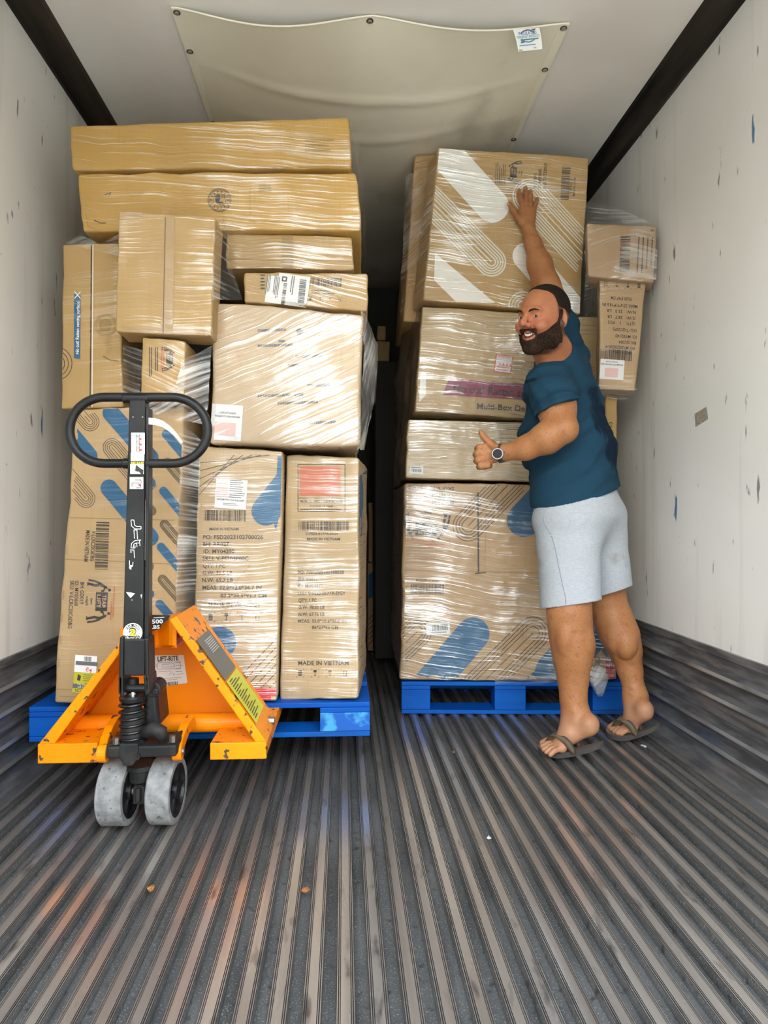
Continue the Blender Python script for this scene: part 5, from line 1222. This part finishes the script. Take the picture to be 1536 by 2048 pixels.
# tone: masks for stubble, lips and flushed skin in head coordinates
def hloc(P_):
    d = (P_-HC)/HS; return d @ hf, d @ hl, d @ hu
def sstep(x, a, b_): t = np.clip((x-a)/(b_-a), 0, 1); return t*t*(3-2*t)
def beard_mask(P_):
    f, l, u = hloc(P_); al = np.abs(l)
    near = (np.abs(f) < .16) & (al < .11) & (np.abs(u) < .16)
    # upper line of the beard: low on the cheek, rising to the sideburn
    lim = np.where(f > .015, -.012-.62*(f-.015), .000+.0*f)
    lim = np.maximum(lim, -.060+.0*f); lim = np.where(f < .012, .03, lim)
    m = sstep(lim-u, -.006, .006)*sstep(f, -.012, -.002)*sstep(u, -.128, -.118)
    m = np.maximum(m, sstep(.034-al, -.004, .004)*sstep(-.033-u, -.003, .003)*sstep(f, .07, .08))       # moustache
    mouth = (np.sqrt((al/.029)**2+((u+.057)/.0155)**2) < 1) & (f > .07)
    m = np.where(mouth, 0, m)
    m = np.where((al < .020) & (u > -.041) & (f > .102), 0, m)
    m = m*np.where((u < -.085) & (f < .045), sstep(f, -.01, .03), 1)
    return m*near
def hair_mask(P_):
    f, l, u = hloc(P_); al = np.abs(l)
    near = (np.abs(f) < .16) & (al < .12) & (np.abs(u) < .17)
    # hairline: recedes at the temples, runs down into a sideburn
    edge = np.interp(u, [-.05, 0, .03, .06, .080, .095, .108, .125], [.014, .020, .025, .026, .026, .032, .052, .064])
    edge = edge+.006*np.sin(l*60)
    m = sstep(edge-f, -.004, .006)
    low = np.where(f < -.022, -.058, -.030)
    m = m*sstep(u-low, -.008, .008)
    ear = (((f+.010)/.026)**2+((u+.004)/.036)**2 < 1) & (al > .066)
    m = np.where(ear, 0, m)
    return m*near
def lip_mask(P_):
    f, l, u = hloc(P_); r = np.sqrt((l/.031)**2+((u+.058-.010*(l/.026)**2)/.0165)**2); return (1-sstep(r, .85, 1.05))*(f > .068)*(f < .13)*(np.abs(u) < .1)
def flush(P_):
    f, l, u = hloc(P_); near = (np.abs(f) < .16) & (np.abs(l) < .12) & (np.abs(u) < .15)
    return near*(.35+.65*np.exp(-((np.abs(l)-.04)**2+(u+.018)**2)/.0012)+.25*np.exp(-((u+.01)**2+l**2)/.0006)*(f > .09))
def pale(P_):      # soles, heels and toes are pinker and paler than the tanned leg
    return sstep(.17-P_[:, 2], -.03, .05)
def inner_mouth(P_):
    f, l, u = hloc(P_); r = np.sqrt((l/.029)**2+((u+.056-.010*(l/.026)**2)/.0085)**2); return ((r < 1) & (f < .096) & (f > .05)).astype(float)
skin = mat('skin', (.38, .165, .062), .5); nt = skin.node_tree; b = bsdf(skin); b.inputs['Subsurface Weight'].default_value = .10; b.inputs['Subsurface Radius'].default_value = (.010, .004, .002); b.inputs['Specular IOR Level'].default_value = .35
noisecol(skin, (.395, .175, .070), (.32, .125, .045), 9, 5, .35, .7, bump=.05)
noisecol(skin, None, (.14, .055, .024), 1, 3, .58, .70, vec=(420, 420, 130))
noisecol(skin, None, (.24, .085, .035), 30, 5, .58, .80)
def tint(attr, col, sc=1.0, tex=None):
    at = N(nt, 'ShaderNodeAttribute', attribute_name=attr); x = N(nt, 'ShaderNodeMix', data_type='RGBA'); ml = N(nt, 'ShaderNodeMath', operation='MULTIPLY'); L(nt, at.outputs['Fac'], ml.inputs[0]); ml.inputs[1].default_value = sc
    s_ = ml.outputs[0]
    if tex:
        tcn = N(nt, 'ShaderNodeTexCoord'); tn = N(nt, 'ShaderNodeTexNoise'); tn.inputs['Scale'].default_value = tex; tn.inputs['Detail'].default_value = 2; L(nt, tcn.outputs['Object'], tn.inputs['Vector'])
        r = N(nt, 'ShaderNodeMapRange'); r.inputs[1].default_value = .3; r.inputs[2].default_value = .55; r.inputs[3].default_value = .55; L(nt, tn.outputs['Fac'], r.inputs[0])
        m2 = N(nt, 'ShaderNodeMath', operation='MULTIPLY'); L(nt, s_, m2.inputs[0]); L(nt, r.outputs[0], m2.inputs[1]); s_ = m2.outputs[0]
    L(nt, s_, x.inputs[0]); L(nt, b.inputs['Base Color'].links[0].from_socket, x.inputs[6]); x.inputs[7].default_value = (*col, 1); L(nt, x.outputs[2], b.inputs['Base Color'])
tint('flush', (.43, .135, .082), .80); tint('pale', (.46, .25, .16), .55); tint('lips', (.34, .11, .08), .6); tint('stubble', (.022, .013, .009), .95, 520); tint('mouth', (.10, .015, .012), 1.0)
Pv, Q = B.net()
print('body', len(Pv))
base = np.array(PZ(1170, 1480, 0)); base[2] = .02
man, Pv = mesh_np('person', Pv, Q, skin, None, base, 2, {'stubble': lambda p: np.maximum(beard_mask(p), hair_mask(p)), 'lips': lip_mask, 'flush': flush, 'pale': pale, 'mouth': inner_mouth})
tag(man, 'smiling bearded man in teal T-shirt and white shorts, one hand raised onto a carton', 'person')
del B
# ---- hair and beard: short fuzz with its own thickness
def shell(name, mask, thick, col, lo, hi, h, label=None):
    S = Field(lo, hi, h); head(S); D0 = S.D.copy()
    q = S.sub(S.lo, S.lo+S.h*S.n, 0); X, Y, Z = np.broadcast_arrays(*q[1]); pts = np.stack([X.ravel(), Y.ravel(), Z.ravel()], 1)
    sh = D0[q[0]].shape; m = mask(pts.astype(np.float64)).reshape(X.shape)
    R_ = np.zeros(D0.shape, np.float32); R_[q[0]] = m
    rn = np.random.RandomState(3).rand(*D0.shape).astype(np.float32)*.0016
    D = np.maximum(D0-thick*R_-rn*R_+.0006, -(D0+.002)); D = np.maximum(D, (.35-R_)*.006)
    p_, q_ = S.net(D)
    o, _ = mesh_np(name, p_, q_, col, man, base, 1); return o
hairm = noisecol(mat('hair_dark', (.012, .008, .006), .8, Specular_IOR_Level=.12), (.007, .005, .004), (.030, .019, .014), 420, 3, .4, .65, bump=1)
lo = HC-.15; hi = HC+.16
shell('hair', lambda p: hair_mask(p)*sstep(hloc(p)[2]-.35*hloc(p)[0], .0, .09), .0030, hairm, lo, hi, .0016)
beardm = noisecol(noisecol(mat('beard_brown', (.03, .018, .012), .8, Specular_IOR_Level=.1), (.012, .007, .0045), (.034, .019, .012), 24, 4), None, (.075, .040, .025), 1, 3, .52, .66, vec=(520, 520, 150), bump=1)
shell('beard', beard_mask, .0045, beardm, lo, hi, .0016)
# eyebrows, eyes, teeth
def bm_part(name, mb, mt, smooth=True, label=None):
    o = mb.build(name, mt, man, smooth=smooth, origin=Vector(base)); o.location = (0, 0, 0)
    if label: o['label'] = label
    return o
for s_ in (-1, 1):
    mb = MB(); mb.tube([Vector(H(*q)) for q in ((.1015, s_*.012, .0255), (.1035, s_*.021, .0295), (.0985, s_*.034, .0325), (.088, s_*.048, .028))], [.0024, .0036, .0034, .0014], 8); bm_part('eyebrow', mb, hairm)
eyew = mat('eye_white', (.55, .52, .48), .15); iris = mat('iris', (.06, .05, .035), .12); pupil = mat('pupil', (.004, .004, .004), .1)
toc = nrm3(np.array(CAM)-HC)
for s_ in (-1, 1):
    c0 = H(.0795, s_*.032, .0085); R0 = .0130*HS; mb = MB(); g_ = nrm3(toc*.9+hf*.35)
    n1, n2 = 20, 28; a_ = nrm3(np.cross(g_, UP)); c2 = np.cross(a_, g_); rows = []
    for i in range(n1+1):
        t = math.pi*i/n1; rows.append([c0+R0*(g_*math.cos(t)+(a_*math.cos(q)+c2*math.sin(q))*math.sin(t)) for q in [2*math.pi*j/n2 for j in range(n2+1)]])
    mb.grid(rows)
    for i in range(n1):
        mt_ = 2 if i < 2 else (1 if i < 4 else 0)
        for j in range(n2): mb.m[i*n2+j] = mt_
    bm_part('eye', mb, [eyew, iris, pupil])
teeth = mat('teeth', (.75, .70, .60), .2)
mb = MB()
for i in range(10):
    t = -1+2*(i+.5)/10; l_ = .0255*t; f_ = .0925-.019*t*t; wd = .00255
    zt, zb = -.0470+.010*t*t, -.0580+.013*t*t
    def tv(ff, ll, uu): return Vector(H(ff, ll, uu))
    mb.hexa([tv(f_, l_-wd, zt), tv(f_, l_+wd, zt), tv(f_, l_+wd*.9, zb), tv(f_, l_-wd*.9, zb), tv(f_-.004, l_-wd, zt), tv(f_-.004, l_+wd, zt), tv(f_-.004, l_+wd, zb), tv(f_-.004, l_-wd, zb)])
mb.tube([tv(.0875-.019*t*t, .0255*t, -.0505+.010*t*t) for t in np.linspace(-1, 1, 9)], .003, 8)
bm_part('teeth', mb, teeth, smooth=False)
# fingernails
nail = mat('nail', (.46, .25, .17), .3)
for q, r_ in (((1037, 380.5, 3.014), .0062), ((1051, 375.5, 3.0135), .0064), ((1061, 381.5, 3.0145), .006), ((1075.3, 396.5, 3.0155), .0052), ((1018.5, 407.5, 3.012), .007)):
    c0 = P(*q); mb = MB(); mb.lathe(c0+Vector((0, .0035, 0)), (0, -1, -.12), [(0, r_), (.0014, r_*.85), (.0022, r_*.4), (.0024, 0)], 14); bm_part('fingernail', mb, nail)

# ---- T-shirt
def plane3(a, b_, c): n = np.cross(b_-a, c-a); return a, n/np.linalg.norm(n)
nd = nrm3(H(-.02, 0, -.06)-NK)
def like(S): q = Field.__new__(Field); q.h, q.lo, q.n = S.h, S.lo, S.n; q.D = np.full(tuple(S.n), .06, np.float32); return q
def smin(a, b_, k): h_ = np.maximum(k-np.abs(a-b_), 0)/k; return np.minimum(a, b_)-h_*h_*k*.25
S = Field((.60, 2.36, .84), (1.34, 3.02, 1.82), .0030)
torso(S, .006, .05)
S.ell(pp(1118, 880, 2.76), (FW, LT, UP), (.160, .16, .13), .05)
S.cap(NK-.02*UP, NK+nd*.040, .088, .076, .03)
S.econe(pp(1152, 1060, 2.74), pp(1146, 950, 2.75), FW, LT, (.168, .190), (.164, .186), .03, rend=.05)
A_ = like(S); A_.chain([(LS, .080), (pp(1108, 795, 2.60), .083), (pp(1119, 825, 2.555), .081), (pp(1127, 850, 2.51), .080), (pp(1129, 862, 2.49), .080)], .035)
R_ = like(S); R_.chain([(RS, .074), (pp(1122, 655, 2.91), .068), (pp(1106, 605, 2.93), .066)], .03)
def folds(X, Y, Z):
    u = X*FW[0]+Y*FW[1]; v = X*LT[0]+Y*LT[1]
    w1 = np.sin((Z*1.0+u*.55+.03*np.sin(v*22))*62+1.5*np.sin(Z*17+u*9))
    w2 = np.sin((Z*.6-u*.9)*88+2*np.sin(v*14+Z*11))
    amp = .0038+.0085*np.exp(-((Z-1.14)/.09)**2)+.0035*np.exp(-((Z-1.36)/.08)**2)
    w3 = np.sin((Z*1.3+v*.5)*30+1.2*np.sin(u*15))*.0030
    return amp*np.maximum(w1, -.2)*.8+.0022*w2*np.exp(-((Z-1.30)/.16)**2)+w3
q = S.sub(S.lo, S.lo+S.h*S.n, 0); sl, (X, Y, Z) = q
a_ = pp(1077, 828, 2.56); b_ = pp(1155, 797, 2.49); n_ = nrm3(np.cross(b_-a_, np.array((0, 1, -.05)))); n_ = n_ if n_ @ (LE-LS) > 0 else -n_
dA = ((X-a_[0])*n_[0]+(Y-a_[1])*n_[1]+(Z-a_[2])*n_[2]).astype(np.float32)
ax_ = nrm3(RE-RS); a_ = pp(1112, 626, 2.92); dR = ((X-a_[0])*ax_[0]+(Y-a_[1])*ax_[1]+(Z-a_[2])*ax_[2]).astype(np.float32)
W0_ = np.broadcast_to(folds(X, Y, Z), S.D.shape).astype(np.float32)
out = smin(smin(S.D, np.maximum(A_.D, dA), .03), np.maximum(R_.D, dR), .03)+W0_
inn = smin(smin(S.D, np.maximum(A_.D, dA-.0015), .03), np.maximum(R_.D, dR-.004), .03)+W0_+.0065
# keep the cloth of the body whole where the bare arm only passes in front of it
S.D = np.maximum(out, -inn); del A_, R_, W0_, out, inn, dA, dR
a_, n_ = plane3(pp(1065, 1014, 2.76), pp(1150, 1006, 2.58), pp(1241, 968, 2.76)); n_ = n_ if n_[2] < 0 else -n_
S.cut(a_, n_)
S.cap(NK+nd*.026, NK+nd*.14, .0600, .085, .006, 'sub')
S.cap(pp(1102, 716, 2.66), pp(1078, 680, 2.61), .030, .050, .006, 'sub')
Pt, Qt = S.net(); del S
teal = mat('tshirt_teal', (.012, .046, .080), .9); bsdf(teal).inputs['Specular IOR Level'].default_value = .15
noisecol(teal, (.013, .048, .084), (.011, .041, .072), 5, 5); noisecol(teal, None, (.009, .036, .064), 1, 3, .5, .7, vec=(700, 700, 90), bump=.1)
def sweat(p):      # damp patches on the back and along the side
    d = lambda c, r: np.exp(-(((p-c)/r)**2).sum(1))
    return np.clip(1.25*d(pp(1212, 900, 2.72), (.05, .16, .12))+1.3*d(pp(1190, 845, 2.70), (.06, .16, .06))+.9*d(pp(1178, 790, 2.72), (.04, .14, .04))+.7*d(pp(1052, 762, 2.62), (.06, .1, .012)), 0, 1)
nt = teal.node_tree; b = bsdf(teal); at = N(nt, 'ShaderNodeAttribute', attribute_name='damp'); tcn = N(nt, 'ShaderNodeTexCoord'); mp = N(nt, 'ShaderNodeMapping'); mp.inputs['Rotation'].default_value = (0, .6, 0); mp.inputs['Scale'].default_value = (34, 34, 9); tn = N(nt, 'ShaderNodeTexNoise'); tn.inputs['Scale'].default_value = 1; tn.inputs['Detail'].default_value = 3; tn.inputs['Distortion'].default_value = 1.0
L(nt, tcn.outputs['Object'], mp.inputs[0]); L(nt, mp.outputs[0], tn.inputs['Vector'])
ml = N(nt, 'ShaderNodeMath', operation='MULTIPLY'); L(nt, at.outputs['Fac'], ml.inputs[0]); L(nt, tn.outputs['Fac'], ml.inputs[1])
r = N(nt, 'ShaderNodeMapRange'); r.inputs[1].default_value = .18; r.inputs[2].default_value = .30; L(nt, ml.outputs[0], r.inputs[0])
x = N(nt, 'ShaderNodeMix', data_type='RGBA'); L(nt, r.outputs[0], x.inputs[0]); L(nt, b.inputs['Base Color'].links[0].from_socket, x.inputs[6]); x.inputs[7].default_value = (.004, .014, .030, 1); L(nt, x.outputs[2], b.inputs['Base Color'])
sh, Pt = mesh_np('t_shirt', Pt, Qt, teal, man, base, 2, {'damp': sweat})
# collar rib
mb = MB(); cc = NK+nd*.030; e1 = nrm3(np.cross(nd, (0, 1, 0))); e2 = np.cross(nd, e1)
mb.tube([cc+(e1*math.cos(t)+e2*math.sin(t))*.0680 for t in [2*math.pi*i/40 for i in range(40)]], .0065, 10, closed=True); bm_part('collar', mb, teal)

# ---- shorts
S = Field((.62, 2.36, .46), (1.36, 3.06, 1.02), .0030)
S.ell(pp(1157, 1025, 2.735), (FW, LT, UP), (.156, .182, .15), .05)
S.econe(pp(1155, 960, 2.74), pp(1156, 1030, 2.74), FW, LT, (.134, .164), (.158, .181), .03, rend=.05)
n1_, n0_ = pp(1142, 1250, 2.60), pp(1134, 1040, 2.67); f1_, f0_ = pp(1222, 1235, 2.81), pp(1190, 1040, 2.79)
S.econe(n0_, n1_, FW, LT, (.124, .104), (.112, .104), .06, rend=.08)
S.econe(f0_, f1_, FW, LT, (.118, .098), (.100, .092), .06, rend=.08)
def folds2(X, Y, Z):
    u = X*FW[0]+Y*FW[1]; v = X*LT[0]+Y*LT[1]
    return .0022*np.sin(u*34+v*9+1.5*np.sin(Z*12))*sstep(.95-Z, 0, .3)+.0016*np.sin((Z+u*.3)*55+2*np.sin(u*20))*np.exp(-((Z-.80)/.09)**2)
S.wave(folds2)
D1 = S.D.copy(); S.D = np.maximum(D1, -(D1+.007))
a_, n_ = plane3(pp(1085, 1217, 2.60), pp(1140, 1212, 2.48), pp(1200, 1200, 2.58)); n_ = n_ if n_[2] < 0 else -n_
a2, n2 = plane3(pp(1198, 1192, 2.76), pp(1232, 1183, 2.72), pp(1264, 1169, 2.80)); n2 = n2 if n2[2] < 0 else -n2
q = S.sub(S.lo, S.lo+S.h*S.n, 0); sl, (X, Y, Z) = q
# which leg a point belongs to
mid = (n1_+f1_)/2; dv_ = nrm3((f1_-n1_)*np.array((1, 1, 0))); sidef = (X-mid[0])*dv_[0]+(Y-mid[1])*dv_[1]
d_n = (X-a_[0])*n_[0]+(Y-a_[1])*n_[1]+(Z-a_[2])*n_[2]; d_f = (X-a2[0])*n2[0]+(Y-a2[1])*n2[1]+(Z-a2[2])*n2[2]
S.D = np.maximum(S.D, np.where(sidef < 0, d_n, d_f)); S.cut(pp(1156, 968, 2.74), (0, 0, 1))
T_ = like(S); torso(T_, .006); T_.econe(pp(1152, 1060, 2.74), pp(1146, 950, 2.75), FW, LT, (.168, .190), (.164, .186), .03, rend=.05)
ah, nh = plane3(pp(1065, 1014, 2.76), pp(1150, 1006, 2.58), pp(1241, 968, 2.76)); nh = nh if nh[2] < 0 else -nh
above = ((X-ah[0])*nh[0]+(Y-ah[1])*nh[1]+(Z-ah[2])*nh[2]) < -.006
S.D = np.where(above, np.maximum(S.D, T_.D+.013), S.D); del T_, above
Ps, Qs = S.net(); del S, D1
linen = mat('shorts_white', (.42, .44, .47), .9); bsdf(linen).inputs['Specular IOR Level'].default_value = .1; noisecol(linen, (.42, .445, .475), (.36, .385, .415), 1, 3, .4, .62, vec=(60, 60, 500), bump=.25); noisecol(linen, None, (.34, .365, .40), 1, 3, .52, .70, vec=(420, 420, 40)); noisecol(linen, None, (.25, .24, .225), 8, 6, .64, .80)
so_, Ps = mesh_np('shorts', Ps, Qs, linen, man, base, 2)
# pocket welt and side seam follow the surface of the cloth
sbv = BVHTree.FromPolygons([Vector(p) for p in Ps], [tuple(q) for q in Qs])
def on(px, py, off=.002):
    d = (ROT @ Vector(((px-768)/F, (1024-py)/F, -1))).normalized(); loc, nn, i, ds = sbv.ray_cast(CAM, d, 6)
    return CAM+d*(ds-off) if loc else None
for nm, pts, r_ in (('pocket_edge', [(1097,1017),(1089,1030),(1088,1042),(1094,1054),(1102,1068)], .0017), ('side_seam', [(1103,1072),(1110,1095),(1117,1130),(1124,1165),(1131,1195),(1132,1209)], .0011)):
    q = [on(*p, .0015) for p in pts]; q = [p for p in q if p]
    if len(q) > 2: mb = MB(); mb.tube(q, r_, 8); bm_part(nm, mb, mat('stitch_'+nm, (.33, .35, .37) if nm == 'pocket_edge' else (.25, .27, .30), .9))
# ---- wristwatch
W0 = P(995, 908, 2.566); wn = Vector((-.22, -.96, .06)).normalized()
we = empty('wristwatch', W0); tag(we, 'round silver watch with black face on the wrist of the raised thumb', 'watch')
def wpart(name, mb, mt, **k): o = mb.build(name, mt, we, origin=W0, **k); o.location = (0, 0, 0); return o
silver = mat('watch_silver', (.16, .16, .165), .3, .9)
mb = MB(); mb.lathe(W0-wn*.004, wn, [(0, 0), (0, .0205), (.006, .0222), (.011, .0222), (.0125, .0208), (.0125, .0178), (.0118, .0175), (.0118, 0)], 48); wpart('case', mb, silver)
mb = MB(); mb.lathe(W0+wn*.0080, wn, [(0, 0), (0, .0172), (.0006, .0170), (.0006, 0)], 48); wpart('dial', mb, mat('watch_dial', (.004, .004, .005), .3, Specular_IOR_Level=.15))
mb = MB(); mb.tube([W0+Vector((.022, -.0, .008)), W0+Vector((.027, 0, .008))], .0028, 10); wpart('crown', mb, silver)
wa = nrm3(pp(1050, 897, 2.575)-pp(1010, 905, 2.61)); wc = pp(1001, 906.5, 2.603); w1 = nrm3(np.cross(wa, UP)); w2 = np.cross(wa, w1); rows = []
for t in [2*math.pi*i/40 for i in range(41)]:
    c0 = wc+w1*.0355*math.cos(t)+w2*.0365*math.sin(t); rows.append([c0-wa*.009, c0+wa*.009])
mb = MB(); mb.grid(rows); o = wpart('strap', mb, mat('watch_strap', (.09, .085, .08), .4, .5), smooth=True); sd = o.modifiers.new('s', 'SOLIDIFY'); sd.thickness = .003
# ---- flip-flops
fft = noisecol(mat('sandal_footbed', (.16, .105, .062), .8), (.17, .115, .07), (.11, .075, .048), 60, 4, bump=.3); ffs = mat('sandal_sole', (.042, .038, .036), .75); ffb = noisecol(mat('sandal_strap', (.13, .095, .055), .8), (.14, .10, .06), (.09, .065, .04), 200, 3)
def flop(toe, heel, side, label, curl, strap_px, thong):
    toe = Vector(toe); heel = Vector(heel); e = empty('flip_flop', (toe.x*.6+heel.x*.4, toe.y*.6+heel.y*.4, 0)); tag(e, label, 'flip-flop', 'pair of flip-flops')
    o0 = Vector(e.location); flat = Vector((heel.x-toe.x, heel.y-toe.y, 0)); Ln = (heel-toe).length; dr = flat.normalized(); sd_ = Vector((-dr.y, dr.x, 0))
    n = 30; top = []; bot = []; fl_ = flat.length
    def zc(t): return .004+(toe.z-.004)*max(0, 1-t/.12)**2+(heel.z)*max(0, (t-.36)/.64)**1.35
    def wd(t): return (.046*math.sqrt(max(0, 1-((t-.28)/.285)**2)) if t < .28 else (.046-.013*math.sin(min(1, (t-.28)/.40)*math.pi/2) if t < .72 else .033*math.sqrt(max(0, 1-((t-.72)/.285)**2))))
    th_ = .019; rt = []; rb = []
    for i in range(n+1):
        t = i/n; c0 = toe+flat*t; c0.z = zc(t); w_ = max(wd(t), .002)
        rb.append([Vector((c0.x, c0.y, c0.z))+sd_*w_*f_ for f_ in np.linspace(-1, 1, 9)])
        rt.append([p+Vector((0, 0, th_)) for p in rb[-1]])
    mb = MB(); k = 9; mb.grid(rt, 1); nb = len(mb.v); mb.grid([r[::-1] for r in rb], 0)
    ring = [rt[i][0] for i in range(n+1)]+[rt[n][j] for j in range(1, k)]+[rt[i][k-1] for i in range(n-1, -1, -1)]+[rt[0][j] for j in range(k-2, 0, -1)]
    rin2 = [p-Vector((0, 0, th_)) for p in ring]; m_ = len(ring); mb.add(ring+rin2, [(i, (i+1) % m_, m_+(i+1) % m_, m_+i) for i in range(m_)], 0)
    s_ = mb.build('sole', [ffs, fft], e, smooth=False, origin=o0); s_.location = (0, 0, 0)
    # two strap arms from the toe post back to the sides of the sole, arched over the foot
    post = toe+flat*.17; post.z = zc(.17)+th_
    for sg in (-1, 1):
        en = toe+flat*.60; en.z = zc(.60)+th_*.6; en = en+sd_*sg*(wd(.60)+.001)
        pts = []
        for i in range(15):
            t = i/14; p = post.lerp(en, t); bow = math.sin(math.pi*t); p += sd_*sg*.020*bow; p.z += thong*bow**.8+.012*(1-t); pts.append(p)
        rows = []
        for i, p in enumerate(pts):
            t = i/14; wv = dr*(.006+.013*math.sin(math.pi*min(1, .15+t*.8))); rows.append([p-wv, p, p+wv])
        mb = MB(); mb.grid(rows); mb.grid([[p[0], p[0]+Vector((0, 0, .0004))] for p in rows]); o = mb.build('strap', [ffb], e, smooth=True, origin=o0); o.location = (0, 0, 0)
        q = o.modifiers.new('s', 'SOLIDIFY'); q.thickness = .005; q.offset = 1
        mb = MB(); mb.tube([r[2]+Vector((0, 0, .003)) for r in rows], .0035, 8); mb2 = mb.build('strap_edge', ffs, o, smooth=True, origin=o0); mb2.location = (0, 0, 0)
    mb = MB(); mb.tube([post-Vector((0, 0, .012)), post+Vector((0, 0, .014))], .0045, 10); o = mb.build('toe_post', ffs, e, origin=o0); o.location = (0, 0, 0)
t0 = PZ(1077, 1493, .02); h0 = P(1207, 1497, 2.475)
flop((t0.x, t0.y, .012), (h0.x, h0.y, .062), 1, 'brown flip-flop under the nearer foot, heel end curling up', 0, None, .050)
t0 = PZ(1213, 1462, .02); h0 = P(1322, 1466, 2.66)
flop((t0.x, t0.y, .012), (h0.x, h0.y, .070), 1, 'brown flip-flop under the farther foot, closest to the right wall', 0, None, .050)
